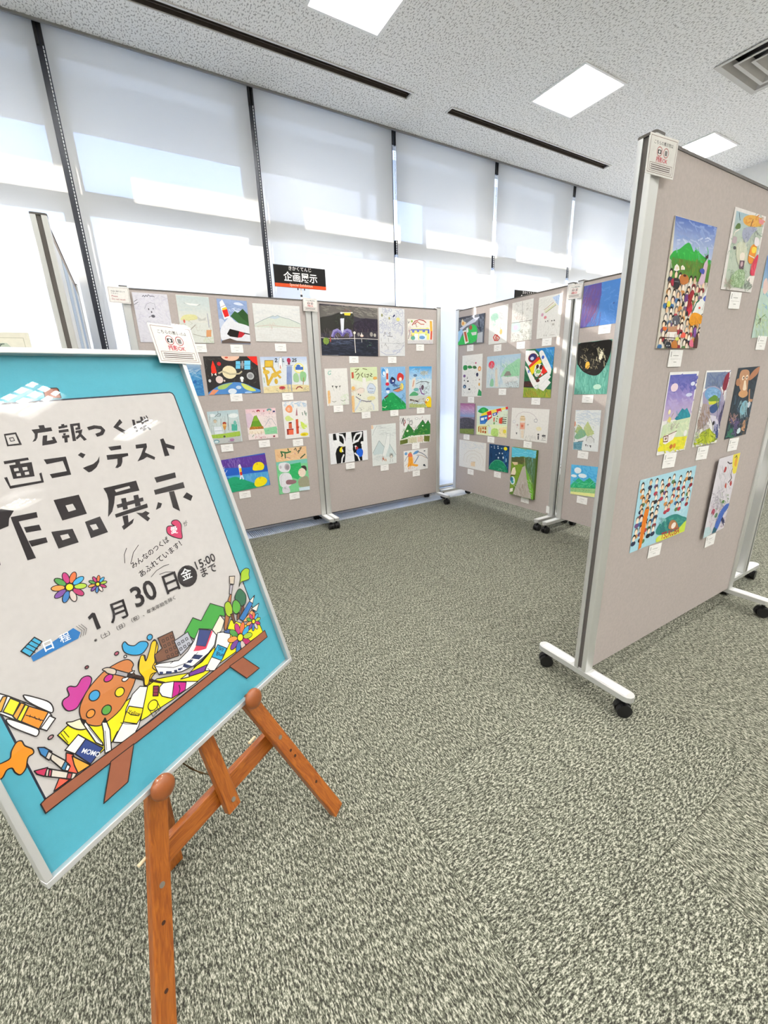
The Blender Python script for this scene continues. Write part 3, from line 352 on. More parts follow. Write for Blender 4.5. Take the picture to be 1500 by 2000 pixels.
["AB","pencil_drawing","pale sheet with three small dark triangles and a thin orange column","pale three-triangles sheet",1.52,1.1548,0.5,201,290,"e5e3de",0,0.6,[1.5193,0.9809,86,54,0.0],[["l","8fbfb0",6.3,[-43,125,-62,124,-73,109,-64,98,-49,102,-50,112]],["s","cfccc9",26,[-38,92,38,89,34,43,-42,45],17,2.9,0,180,0],["p","5a5a55",[-49,12,-31,13,-39,-5]],["p","6a6a65",[-21,8,7,8,-7,-13]],["p","5a5a55",[16,10,33,10,23,-7]],["p","e6bd84",[-86,-26,-68,-23,-70,-125,-91,-127]],["s","d99a4a",14,[-85,-26,-63,-27,-72,-125,-93,-123],43,2.9,88,6,0],["l","77756f",3.6,[-55,-110,-37,-118,-17,-112]],["l","77756f",3.7,[23,-103,44,-115,70,-106]],["s","c9dcb9",30,[27,-52,101,-56,95,-145,20,-141],22,5.2,20,60,0],["s","d9d9d2",40,[-80,40,88,34,78,-103,-92,-93],29,2.2,0,180,0]]],
["AB","drawing","pale green drawing with brushed hiragana across its top","pale green hiragana drawing",1.7765,1.1229,0.1,258,367,"e4e4d6",0,0.6,[1.7794,0.9114,86,54,0.0],[["p","d3dfb4",[-129,183,130,183,129,86,-8,62,-123,92]],["s","c6d6a0",40,[-122,180,127,176,123,86,-127,93],30,6.0,20,40,0],["l","6f6f42",5.9,[-83,166,-47,169,-84,142]],["l","6f6f42",6.0,[-10,172,30,164]],["l","6a6a4a",6.7,[-74,122,-53,135,-44,121,-67,91]],["l","6a6a4a",6.7,[-12,138,-29,121,-12,103]],["l","6a6a4a",6.0,[8,130,9,99]],["l","6a6a4a",6.1,[24,123,45,126,35,102,21,106]],["l","6a6a4a",6.1,[62,133,78,125,54,112,77,105]],["p","c05a44",[-118,143,-99,146,-98,99,-118,96]],["p","e8e6e0",[-18,100,15,99,18,-2,-20,0]],["e","e0a85a",106,93,20.3,12.6,0],["p","e6c28a",[-132,-44,-104,-42,-108,-179,-128,-179]],["s","d99a4a",18,[-130,-44,-100,-46,-108,-176,-138,-174],45,3.0,88,6,0],["b","e6d8cc",[-73,2,-43,18,-7,10,-8,-18,-46,-31,-74,-23]],["l","b8a598",3.0,[-73,2,-43,18,-7,10,-8,-18]],["e","cdd8e4",64,7,43.8,42.3,0],["l","8fa0b8",3.1,[23,12,50,53,83,45,107,16,88,-33,29,-23]],["l","6a6a72",3.9,[43,11,85,6]],["p","55555a",[34,-13,42,-11,39,-20]],["p","55555a",[55,-16,65,-15,61,-23]],["p","55555a",[73,-15,82,-15,78,-23]],["e","4a4a4a",-62,-34,5.7,5.6,0],["e","4a4a4a",-45,-43,5.8,5.6,0],["l","6a6478",6.8,[-88,-53,-41,-84,17,-97,59,-96]],["s","4a4a55",14,[-80,-61,61,-67,59,-110,-83,-103],11,3.9,90,20,0],["e","e0d8a0",60,-71,42.4,17.1,0],["l","c9d2e0",9.2,[-103,-165,-67,-118,-40,-77]],["l","c9d2e0",9.5,[81,-169,79,-133,59,-110]],["s","77756f",26,[-60,-132,57,-139,55,-175,-62,-168],6,3.9,90,20,0],["s","dcb08a",20,[-134,52,-74,50,-78,-26,-139,-23],22,3.7,0,180,0],["e","e3b46a",-110,17,16.1,16.5,0]]],
["AB","painting","blue painting of a rocket and birds above one bright green mountain","green mountain and birds painting",2.0689,1.1225,0.3,254,366,"86b5de",0,0.6,[2.0689,0.911,86,54,0.0],[["s","a9cbe6",50,[-123,177,129,173,123,-61,-133,-49],32,8.1,0,180,0],["b","178f4a",[-126,-104,-85,-62,-22,-31,27,-60,124,-138,126,-182,-127,-185]],["s","3fc06a",22,[-112,-72,122,-84,120,-189,-116,-174],25,6.6,20,60,0],["s","0f6a38",22,[-102,-58,95,-67,92,-180,-107,-167],30,6.6,40,40,0],["l","d9e6c0",4.8,[-124,-151,-98,-160,-80,-147]],["p","6a2a32",[-103,-72,-67,-51,-58,-60,-95,-84]],["e","c9dff0",-96,138,27.6,38.7,0],["e","3f8fd0",-101,142,20.7,31.6,0],["e","eaf2f8",-96,131,12.1,16.9,0],["p","f0ece8",[-75,148,-62,175,-50,148,-53,41,-76,40]],["p","b5452f",[-72,131,-53,130,-55,80,-74,81]],["e","d22a44",-65,41,19.3,14.3,0],["b","2a3a78",[-40,69,-17,99,18,82,12,50,-24,40]],["p","1a1a22",[-31,87,-13,101,22,71,0,72]],["e","f0f0f2",-5,65,8.9,8.6,0],["b","c8322c",[36,78,46,121,73,131,107,108,101,72,62,59]],["e","f2e4d8",72,77,16.3,16.0,0],["l","2a4a9a",11.3,[-6,32,43,23]],["s","3a3a55",30,[-19,47,98,43,97,6,-20,11],18,4.9,20,60,0],["p","cf8a6a",[-8,-19,79,7,96,-16,41,-32]],["l","3a2a2a",5.7,[-8,-11,70,6]],["e","e6d26a",84,14,20.1,29.3,0],["s","4a3a3a",12,[69,37,100,36,98,-16,67,-14],10,4.1,0,180,0],["b","2458b0",[-83,-12,-73,9,-47,8,-41,-14]],["p","e6ecf2",[-81,-12,-43,-13,-53,-38,-73,-37]],["s","2a4a8a",12,[69,-29,119,-31,117,-98,67,-96],10,5.0,0,180,0]]],
["AB","painting","bright blue sky painting with a scribbled figure and yellow bird, last of row","blue sky yellow bird painting",2.3599,1.1234,-1.2,254,365,"cfdde3",0,0.6,[2.3599,0.9157,86,54,0.0],[["g","2f9adc","cfe0e8",[-130,180,124,185,127,55,-130,56]],["s","8fcdf0",40,[-125,169,122,171,124,74,-125,75],31,7.6,10,30,0],["s","4a5a6a",14,[-65,166,-8,167,-8,141,-65,141],13,5.0,0,180,0],["p","b9c2c4",[-3,141,79,141,79,111,-3,111]],["s","7a7a6a",20,[-6,147,81,147,81,108,-6,108],19,4.3,20,50,0],["e","5a7aa0",-60,104,20.8,11.8,0],["p","e6dcd0",[-90,75,-55,89,-63,-15,-101,-14]],["l","c06a3a",6.7,[-73,60,-87,8]],["s","3a3a42",40,[-35,52,100,51,102,-64,-34,-61],35,4.3,40,60,60],["l","2a2a30",4.2,[-50,30,-7,48,51,51,100,40]],["l","7a4a8a",10.3,[-6,-8,14,-54,43,-62]],["e","5a4a5a",23,-1,15.5,22.7,0],["b","4f9a6a",[-124,-70,-82,-37,-44,-45,-25,-68,-82,-78]],["e","6aa8a8",-49,-19,28.6,15.0,0],["p","c9cdc8",[-124,-74,123,-72,124,-134,-124,-126]],["l","3a2a28",11.9,[-115,-108,-82,-114,-24,-126]],["s","8a6a3a",50,[-120,-100,64,-105,65,-179,-119,-172],21,5.2,8,40,0],["p","b0b878",[-124,-142,65,-155,65,-185,-124,-176]],["s","7f9a4a",20,[-119,-146,64,-152,65,-183,-119,-176],17,5.2,0,180,0],["b","e8c81c",[59,-147,64,-105,93,-83,123,-99,130,-181,85,-184]],["e","f6f2e0",82,-113,15.9,14.0,0],["e","2a2418",82,-114,6.0,6.2,0],["e","c9862a",64,-136,13.9,10.9,0]]],
["AB","print","stark black and white sheet with yellow and blue spots","black and white sheet",1.5975,0.6523,-0.1,364,261,"e9e9eb",0,0.6,[1.5974,0.489,86,54,0.0],[["p","060507",[-144,126,-119,127,-111,70,-145,72]],["p","060507",[-90,126,-22,127,-30,56,-54,31,-87,61]],["p","060507",[27,126,144,127,144,39,120,35,124,-7,122,-69,125,-130,41,-131,33,-60,34,16,24,37]],["p","060507",[-117,-3,-89,25,-33,17,-38,-65,-49,-127,-125,-130,-131,-41]],["p","e9e9eb",[-20,128,27,127,49,-131,-43,-128]],["l","e9e9eb",15.3,[-94,115,-58,108,-41,77,-40,37]],["p","060507",[-91,111,-62,99,-47,71,-48,37,-79,67]],["l","e9e9eb",14.1,[-89,25,-49,17,-33,19]],["l","e9e9eb",15.9,[47,48,57,81,77,107,124,116]],["l","e9e9eb",15.9,[47,38,90,51,119,83,128,116]],["l","e9e9eb",14.4,[35,29,66,40,93,47]],["b","f0e022",[-93,-25,-84,1,-61,10,-50,4,-65,-22,-75,-39]],["e","e9e9eb",-57,-16,12.0,21.6,20],["e","6a1f1a",-59,-2,9.0,10.8,0],["e","060507",-50,-13,10.5,22.9,0],["b","1f5fd0",[68,-53,82,-27,117,-24,135,-50,125,-87,97,-95]],["e","e9e9eb",63,-8,13.9,16.4,0],["e","b03030",75,-16,13.9,13.7,0],["e","060507",47,-20,12.3,27.4,0],["l","e9e9eb",14.3,[-54,-60,-71,-89,-78,-136]],["l","e9e9eb",13.2,[53,-58,82,-86,96,-126]],["l","cfcfd2",2.8,[-12,74,15,75]],["l","c4c4c8",2.9,[-21,-13,1,-32,25,-28]],["l","c4c4c8",2.9,[-27,-43,-2,-66,30,-59]],["l","c9c9cc",2.2,[-32,-73,33,-73]],["e","f2f2f2",-121,43,32.9,29.2,0],["s","c9c9cc",16,[-148,70,-87,65,-90,15,-152,21],11,2.1,0,180,0],["e","f2f2f2",127,27,12.5,12.3,0],["e","f2f2f2",130,-1,9.4,9.6,0]]],
["AB","pencil_drawing","very pale upright pencil sheet of mountains beneath faint lettering lines","very pale upright mountain sheet",1.9524,0.6374,0.0,257,367,"dee2df",0,0.6,[1.9493,0.4257,86,54,0.0],[["p","c6d4d4",[-121,-60,-52,42,0,-16,2,-81,-114,-82]],["p","cdd9d8",[12,-25,55,7,120,-102,111,-123,9,-111]],["l","8f9c9c",3.8,[-121,-64,-52,42,0,-20]],["l","9aa6a6",3.9,[55,5,124,-106]],["p","e6e9e7",[33,101,67,98,55,-8,9,-111,-24,-107,14,18]],["l","b4bcbc",3.1,[35,101,14,18,-29,-107]],["l","b4bcbc",3.1,[68,98,55,-8,48,-86]],["s","aab0b0",40,[-78,176,119,161,116,65,-82,83],53,2.3,3,12,0],["e","e0c3a6",-119,166,12.7,17.7,0],["l","9fa8aa",3.0,[-120,94,-96,140,-70,172]],["e","b08a7a",-17,-122,8.4,21.7,0],["l","c96a4a",5.5,[-24,-147,-15,-112,-1,-146]],["l","c98a5a",4.7,[3,-150,13,-130,18,-152]],["e","8a8a85",73,-111,18.9,20.4,0],["e","d9d2c8",73,-117,12.0,13.1,0],["l","8a8a85",3.2,[52,-101,61,-84,90,-91]],["l","8a8a85",3.2,[63,-136,58,-167]],["l","8a8a85",3.2,[85,-138,85,-168]],["s","b9c4c4",30,[-114,-82,-24,-93,-26,-143,-116,-132],31,3.1,5,30,0]]],
["AB","painting","white sheet with jagged dark green mountains and square fields below","jagged green mountains sheet",2.297,0.7453,-1.3,351,261,"e8e7e4",0,0.6,[2.3017,0.5884,86,54,0.0],[["p","2f7a35",[-80,57,-13,-15,85,86,118,43,147,80,185,39,178,-61,-53,-53,-158,-85]],["s","1a5f28",40,[-106,44,179,29,181,-61,-106,-42],25,6.6,60,40,0],["s","5a9a3a",24,[-150,18,-18,11,-17,-84,-150,-75],24,6.4,60,40,0],["s","8aa848",14,[0,10,175,-1,176,-61,1,-49],20,5.0,10,40,0],["l","3f5a35",4.0,[-158,-82,-80,56,-13,-15,85,85,118,43,147,79,183,39]],["p","e2e2d2",[-171,-82,-71,-66,19,-54,176,-55,176,-62,19,-63,-71,-76,-167,-92]],["p","5f6a2a",[-172,-91,-84,-81,-84,-120,-172,-130]],["p","cfc9a9",[-81,-74,19,-69,20,-120,-77,-123]],["p","dcc6b2",[24,-69,94,-69,93,-118,27,-119]],["p","6a742e",[102,-67,172,-68,168,-126,104,-119]],["s","7a7a3a",30,[-167,-59,167,-83,169,-143,-167,-117],16,4.1,0,180,0],["e","e6ead2",-89,-8,12.4,8.7,0],["e","e8e8da",86,30,9.2,5.9,0],["l","3a2a2a",6.3,[-141,103,-132,46]],["l","3a2a2a",5.5,[-154,61,-137,113,-124,81]],["l","a82a32",6.3,[-117,95,-113,66,-124,65,-122,38]],["l","5a5a5a",3.9,[-171,83,-158,111]],["e","8a8a8a",-80,97,14.0,10.0,0],["e","f0f0ee",-80,97,9.6,6.4,0],["e","9a9a9a",13,99,19.8,10.1,0],["e","f0f0ee",13,99,15.3,7.2,0],["l","6a6a6a",4.8,[-67,82,-36,82,-38,48,-64,48,-67,82]],["s","8a8a8a",20,[-171,119,172,103,174,14,-171,34],15,3.2,0,180,0],["e","e6e2e0",-22,11,12.5,8.7,0],["l","b0383f",3.2,[-27,17,-13,13]],["l","8a3a3a",3.3,[73,100,80,118]]]],
["AB","drawing","small white sheet with an orange tower figure, lowest on its board","small orange tower sheet",2.3028,0.4543,0.6,280,202,"e7e5e3",0,0.6,[2.3043,0.3238,86,54,0.0],[["b","f0a83a",[-96,-31,-85,36,-93,67,-63,78,-44,53,-36,7,-24,-33,22,-47,8,-64,-65,-46,-97,-57]],["s","e08a1c",30,[-89,51,-26,43,-29,-51,-92,-43],42,4.2,85,20,0],["b","e0785a",[-90,44,-87,70,-63,80,-44,61,-45,38]],["l","7ab04a",4.9,[-75,80,-62,84,-48,73]],["e","6fa2d0",-114,75,16.1,14.9,0],["b","5f94c8",[-35,60,-12,83,25,90,34,74,1,59]],["l","8a8f9a",8.4,[20,79,71,58,112,30,136,-2]],["l","b9a49a",6.7,[10,46,66,39,122,5]],["l","7a8fae",10.1,[-19,-26,10,8,30,36]],["l","7a7a80",4.9,[-131,4,-108,39,-89,51]],["e","3a3f48",101,77,11.3,4.6,0],["e","2a2f3a",94,-61,11.4,9.3,0],["e","3a3a42",106,-70,6.7,6.2,0],["s","9a8f98",26,[-133,-52,17,-73,16,-116,-134,-94],12,3.4,0,180,0],["l","c9a08a",4.1,[-128,-41,-101,-23]]]],
["CD","painting","dark sky painting with a tilted rocket and green ground, next to the window gap","dark sky tilted rocket painting",-3.1344,1.6085,-1.2,340,238,"6a6d76",0,8,[-3.1415,1.455,86,54,0.0],[["p","45464e",[-172,117,33,120,-157,74]],["s","8a8d98",30,[-171,127,167,90,172,30,-167,62],49,8.1,160,30,0],["p","39404e",[100,115,172,119,175,-7,129,-27,88,13]],["s","7a8698",24,[71,119,170,107,183,-56,83,-48],47,7.8,80,30,0],["p","d0d3e2",[-154,22,35,92,111,96,56,59,-51,38,-122,6]],["b","35b558",[-166,-118,-129,-58,-59,-12,-20,23,28,43,79,14,93,-49,86,-86,39,-111,-52,-118]],["s","1f9a44",26,[-153,-4,81,-23,89,-124,-147,-109],33,6.7,60,40,0],["p","9cc4e4",[-169,-3,-123,19,-100,-8,-149,-83,-167,-95]],["p","b8bcc2",[92,-37,158,-30,160,-116,88,-114]],["p","eceae6",[-106,-1,-60,4,-17,-104,-68,-117]],["p","b5593a",[-92,-12,-61,-10,-31,-94,-58,-99]],["b","e8d6b0",[-130,65,-117,102,-100,81,-63,65,-87,42,-119,45]],["e","e09a4a",-106,63,14.6,14.1,0],["p","eef0ee",[-60,14,-35,24,-28,-14,-47,-25]],["e","a85a44",0,18,22.1,19.0,0],["p","d5d8d5",[8,-24,81,-23,78,-48,25,-50]]]],
["CD","pencil_drawing","pale crayon sheet with a red spiral near its bottom edge","pale red spiral sheet",-2.8039,1.609,0.3,211,292,"e3e2de",0,0.6,[-2.797,1.4287,86,54,0.0],[["b","aed2c0",[-89,65,-71,92,-28,97,-1,76,-8,48,-60,41]],["s","9ac6b0",30,[-90,100,-6,89,-3,36,-87,47],27,4.4,60,30,0],["s","a9a9aa",26,[10,98,57,91,60,39,13,46],14,2.9,0,180,0],["e","c9dcd4",-45,9,19.5,9.5,0],["s","c9c9c6",30,[-86,29,79,8,83,-61,-82,-43],22,2.9,0,180,0],["e","e8c47a",37,-56,13.7,21.2,0],["l","b8a04a",2.9,[31,-32,26,-23]],["l","c0392f",8.8,[0,-81,-31,-72,-50,-91,-33,-117,7,-121,23,-102,0,-84,-26,-91,-20,-109,2,-108]],["e","d98a7a",-15,-99,15.9,12.0,0]]],
["CD","pencil_drawing","sheet crammed with grey line doodles in four quarters","grey doodle sheet",-2.5482,1.6089,0.6,213,293,"e2e0da",0,0.6,[-2.5441,1.4291,86,54,0.0],[["s","8f8a80",60,[-105,157,99,123,110,-11,-96,17],24,2.0,0,180,60],["s","a89a90",30,[-97,84,8,68,14,-3,-92,11],17,2.0,0,180,60],["s","c9a49a",24,[-83,54,26,38,28,6,-81,20],13,2.7,0,180,0],["s","7f8378",90,[-26,13,99,-4,110,-151,-15,-139],26,2.0,0,180,60],["s","6a6a60",40,[-106,-78,-18,-88,-14,-150,-102,-141],12,2.7,0,180,0],["b","cfe0dc",[-101,-5,-24,-7,-16,-71,-103,-67]],["e","d9cfe0",-61,-41,23.9,20.4,0],["l","4a4a45",2.8,[-107,-1,-24,-5,102,-5]],["l","77756f",2.6,[-3,142,3,-7]],["s","6f7a5a",30,[-21,-54,100,-69,106,-146,-15,-133],20,2.6,0,180,0]]],
["CD","pencil_drawing","pale sheet with a pencil rocket and a blue corner patch","pale sheet with blue corner",-2.2893,1.6057,0.1,208,289,"e3e1dc",0,0.6,[-2.2924,1.4325,86,54,0.0],[["p","b9cbe4",[16,129,102,141,98,52,74,65]],["s","6f93cc",30,[28,142,99,130,107,55,36,66],14,2.3,60,30,0],["s","cfd0c6",40,[-106,144,23,123,31,47,-99,66],36,4.8,150,20,0],["p","d9d8b8",[-48,43,46,87,58,73,-30,30]],["l","5f7a4a",3.0,[-37,31,54,73]],["l","b9905a",3.0,[-49,53,33,94]],["e","c99ab0",-63,22,11.2,11.6,0],["e","d98a92",-34,0,12.5,10.5,0],["s","b5b2ac",50,[-100,3,96,-22,108,-135,-89,-115],24,1.8,90,30,0],["e","6a6a66",-28,-29,4.8,4.2,0],["e","5a5a58",-9,-27,4.8,4.2,0],["e","5a5a58",28,-30,5.4,4.7,0],["e","4a4a48",49,-30,5.3,4.7,0],["e","b9b6ae",42,-56,12.0,7.3,0],["l","7a7a75",3.1,[-33,-120,-33,-131]],["l","7a7a75",3.1,[-15,-122,-14,-133]],["l","a9a69e",2.4,[16,-128,62,-127]]]],
["CD","drawing","white sheet dotted with green bushes and small scattered figures","scattered figures sheet",-3.1095,1.2088,0.4,271,371,"e9e7e2",0,0.6,[-3.1113,0.9938,86,54,0.0],[["s","d3d0ca",26,[-115,151,19,142,21,97,-114,104],34,3.4,5,20,0],["b","2f8a4a",[-123,74,-113,97,-71,95,-65,61,-107,55]],["b","2a7a40",[-61,88,-20,92,7,71,-44,67]],["b","3a6a3a",[11,84,46,86,62,65,22,63]],["e","b0446a",50,111,9.9,7.8,0],["e","e09a5a",101,59,21.4,22.1,0],["e","f0cda0",101,57,11.7,11.7,0],["e","2a3050",72,9,15.8,17.1,0],["e","7a5a8a",-102,2,17.0,13.6,0],["e","2a2a2a",-62,-18,6.3,4.8,0],["e","2a2a2a",-101,-39,8.5,5.5,0],["e","2a2a2a",-51,-46,12.5,6.8,0],["e","3a4a6a",-97,-94,23.5,18.0,0],["e","9ac0d4",-99,-98,10.7,8.3,0],["e","2a2a2e",-30,-119,14.6,8.2,0],["s","6a6a6a",40,[-123,50,83,42,91,-163,-117,-164],14,2.6,0,180,0],["e","d9a04a",102,-77,9.8,14.5,0],["e","8a5a3a",103,-34,5.9,7.9,0],["p","2f8a55",[82,-177,99,-117,119,-130,138,-143,136,-180]],["s","9a9a98",20,[-64,-129,-1,-129,0,-157,-63,-157],12,2.6,0,180,0]]],
["CD","drawing","crayon landscape with a red sun disc and green hillside","crayon red sun landscape",-2.7275,1.234,0.3,381,265,"cfdadc",0,0.6,[-2.7176,1.0673,86,54,0.0],[["g","a9c6dc","cfdcd8",[-193,135,190,130,191,33,-191,40]],["s","8fb4d4",90,[-191,140,184,114,193,10,-185,27],36,3.6,60,30,0],["s","7aa9d0",40,[-64,125,5,121,21,-123,-49,-122],45,3.7,85,10,0],["s","a4c4da",40,[-191,40,-94,35,-85,-128,-182,-127],39,3.9,70,30,0],["b","9ccda8",[-19,-42,28,29,108,67,186,91,188,-36,100,-52,15,-37]],["s","5fb07a",70,[-27,87,180,75,189,-42,-19,-36],29,3.6,60,30,0],["e","d8344a",-132,62,36.4,31.3,0],["s","b01f38",20,[-161,88,-104,85,-101,32,-158,35],28,3.1,70,20,0],["p","8a857f",[15,-37,47,1,80,0,103,-34]],["p","dcdedd",[3,-49,149,-41,183,-72,19,-98]],["s","b9bdbc",30,[7,-37,173,-42,177,-101,11,-98],29,2.9,5,20,0],["p","d8cdbf",[-81,-122,-84,16,-63,24,-45,-122]],["l","b9a48a",3.0,[-84,16,-72,34,-61,21]],["l","8fa0b4",4.6,[-123,-14,-124,-115]],["b","8fc4a0",[-141,-115,-134,-64,-107,-58,-99,-115]],["s","7a7078",70,[35,-80,184,-84,187,-128,38,-127],11,3.6,0,180,0]]],
["CD","painting","bright painting of a big white rocket with red and yellow bands over grass","big white rocket painting",-2.3523,1.2084,0.2,270,367,"2a6a48",0,0.6,[-2.3546,0.9966,86,54,0.0],[["p","2f7fc0",[-44,183,135,183,131,24,79,75,2,151]],["s","6fb4e4",30,[41,186,132,178,146,45,53,50],31,6.1,60,30,0],["s","1a4f38",30,[-148,48,-39,43,-28,-82,-138,-81],27,6.7,40,40,0],["p","3a2a26",[-140,-57,-30,-54,-18,-105,-138,-104]],["s","7a2a2a",16,[-135,-63,-37,-65,-34,-99,-133,-98],20,4.0,5,20,0],["s","2f8a5a",24,[7,172,117,164,129,46,18,51],31,4.9,60,20,0],["p","8aa03a",[-136,-104,132,-123,135,-184,-134,-182]],["s","c9a43a",50,[-136,-110,128,-112,135,-181,-130,-184],33,3.9,60,30,0],["s","4a7a2a",30,[-136,-110,128,-112,135,-181,-130,-184],33,3.9,70,30,0],["s","a8742a",20,[-116,-110,-18,-111,-13,-163,-112,-163],40,4.0,60,20,0],["b","f1efec",[1,140,8,164,29,165,52,137,116,41,122,14,108,-13,53,50]],["b","f1efec",[-129,50,-106,46,-16,-54,7,-100,-17,-117,-67,-59]],["p","f1efec",[-136,178,-47,171,-4,132,-43,88,-96,57,-138,104]],["e","7a2a2e",-60,117,45.7,34.8,0],["e","2a2f6a",-61,122,33.9,26.9,0],["e","c9cde4",-66,114,17.8,12.4,0],["p","d8382a",[-96,60,-3,124,13,106,-87,42]],["p","f0d21f",[-87,42,10,104,29,84,10,63,-56,-13]],["b","ecebe6",[-33,54,-5,69,38,61,48,28,-4,-26,-35,-2]],["p","e02a1f",[42,58,88,10,11,-32,35,17]],["e","3a1f1a",-9,51,13.0,15.7,0],["e","3a1f1a",26,45,14.2,20.0,20],["e","8ac06a",4,13,24.5,14.6,0],["l","3f9a4a",5.2,[-29,14,-20,39,-8,25,-20,-6]],["e","f2eee6",38,-8,8.5,7.8,0],["s","6a2a22",16,[-41,-14,17,-15,20,-43,-39,-42],14,5.2,0,180,0],["p","f1efec",[12,-40,92,4,123,-29,101,-51,127,-71,64,-134,-19,-99]],["e","5a2422",3,-54,18.8,12.5,0],["l","d9d9d6",2.6,[31,-89,96,-34]],["e","4a6ac0",37,116,12.7,13.2,0],["e","7a8ad0",-92,17,10.6,12.7,0],["s","3fa06a",12,[-14,-71,29,-72,33,-111,-11,-111],26,3.2,140,15,0]]],
["CD","painting","small dusky purple painting of a dark mountain and meadow","dusky purple mountain painting",-3.1528,0.8143,-0.2,206,289,"8a7f98",0,6,[-3.1601,0.6395,86,54,0.0],[["g","9a5a80","b890b8",[-104,144,108,144,106,91,-105,89]],["g","b890b8","7f9cc4",[-105,89,106,91,105,22,-105,17]],["s","d6b4cc",20,[-99,128,94,135,98,66,-96,57],40,4.8,20,20,0],["p","4a4854",[-104,-3,-44,10,24,12,103,-4,101,-87,-102,-103]],["s","6a6874",60,[-99,1,91,12,96,-87,-95,-102],24,4.1,40,60,0],["s","2f2e38",40,[-99,1,91,12,96,-87,-95,-102],24,4.9,40,60,0],["p","7a8a4a",[-102,-102,102,-87,99,-141,-101,-145]],["s","5a6a34",24,[-95,-102,96,-87,98,-136,-93,-153],25,4.9,10,30,0]]],
["CD","drawing","colourful drawing of a long curving train in red, yellow and blue","colourful curving train drawing",-2.8325,0.8104,0.6,382,266,"dbe6cf",0,0.6,[-2.8294,0.645,86,54,0.0],[["p","b7d9ea",[-192,132,191,134,192,102,-27,102,-187,73]],["p","e6efc4",[-189,-47,31,-28,190,-28,191,-134,-191,-132]],["b","1f9a4a",[-176,79,-141,111,-97,120,-44,102,-60,83,-112,66]],["p","46b85a",[-136,99,-96,112,-77,76,-112,69]],["p","f2df3a",[-130,59,-60,86,24,104,97,117,184,134,191,120,107,100,25,80,-58,47,-138,37]],["p","2468b8",[-151,37,-94,48,-50,56,-49,4,-81,-28,-146,-33]],["p","d2262f",[-64,77,-9,94,7,34,-48,4,-51,47]],["p","efd65a",[-9,94,57,107,65,78,1,64]],["p","2a4fa8",[9,70,63,84,70,61,17,47]],["p","d2262f",[53,107,110,118,117,89,69,72]],["p","efe07a",[110,118,164,129,171,113,116,97]],["p","d2262f",[161,129,190,133,190,111,171,108]],["p","f0f4f6",[-137,24,-95,30,-95,5,-134,0]],["p","e9f0f4",[-86,32,-60,37,-61,21,-83,15]],["p","f0f0f2",[-41,47,-7,56,-5,43,-37,32]],["p","f0f0f2",[23,65,51,73,53,64,27,56]],["p","f0e9ea",[75,87,107,95,109,85,79,79]],["p","e9eef0",[123,100,162,110,164,103,126,94]],["p","3f7fd0",[-145,-13,-74,-3,-81,-27,-142,-32]],["s","b0592f",12,[94,41,134,42,138,-16,97,-18],13,7.0,10,20,0],["p","d2492f",[94,29,134,41,129,-17,93,-13]],["l","2a3a32",6.2,[134,41,180,40]],["l","2a3a32",6.2,[133,25,179,23]],["l","2a3a32",6.3,[133,8,178,7]],["l","2a3a32",6.3,[132,-8,177,-9]],["s","b8bcb4",20,[132,72,187,74,189,45,134,42],21,4.1,5,20,0],["e","5a8a3a",73,46,7.4,5.9,0],["e","5a8a3a",68,25,7.4,6.0,0],["e","5a8a3a",63,4,7.4,6.0,0],["e","6a9a4a",35,-16,8.4,10.9,0],["p","c9542f",[26,32,41,36,37,-4,26,-1]],["p","b9792f",[-169,-58,-152,-57,-150,-105,-167,-106]],["p","c98a3a",[-143,-63,-123,-62,-121,-112,-141,-114]],["p","b5622a",[-114,-58,-93,-57,-92,-79,-113,-80]],["p","b5622a",[-85,-57,-62,-55,-61,-80,-83,-81]],["p","b5622a",[-113,-92,-91,-90,-90,-111,-112,-113]],["p","b5622a",[-83,-92,-61,-90,-60,-113,-82,-115]],["p","d9b14a",[-162,-52,-54,-45,-54,-52,-161,-58]],["p","dde6ea",[-36,-50,-2,-51,-3,-113,-35,-112]],["b","b9dc7a",[1,-110,16,-66,83,-67,83,-128,19,-127]],["p","efe2b0",[99,-54,183,-37,188,-128,103,-129]],["e","e9d83a",164,-80,19.1,17.8,0],["s","8a7a4a",26,[33,-58,179,-49,183,-114,36,-125],14,2.8,0,180,0],["l","7a8a92",3.7,[-46,-39,-28,-35,-23,-53]]]],
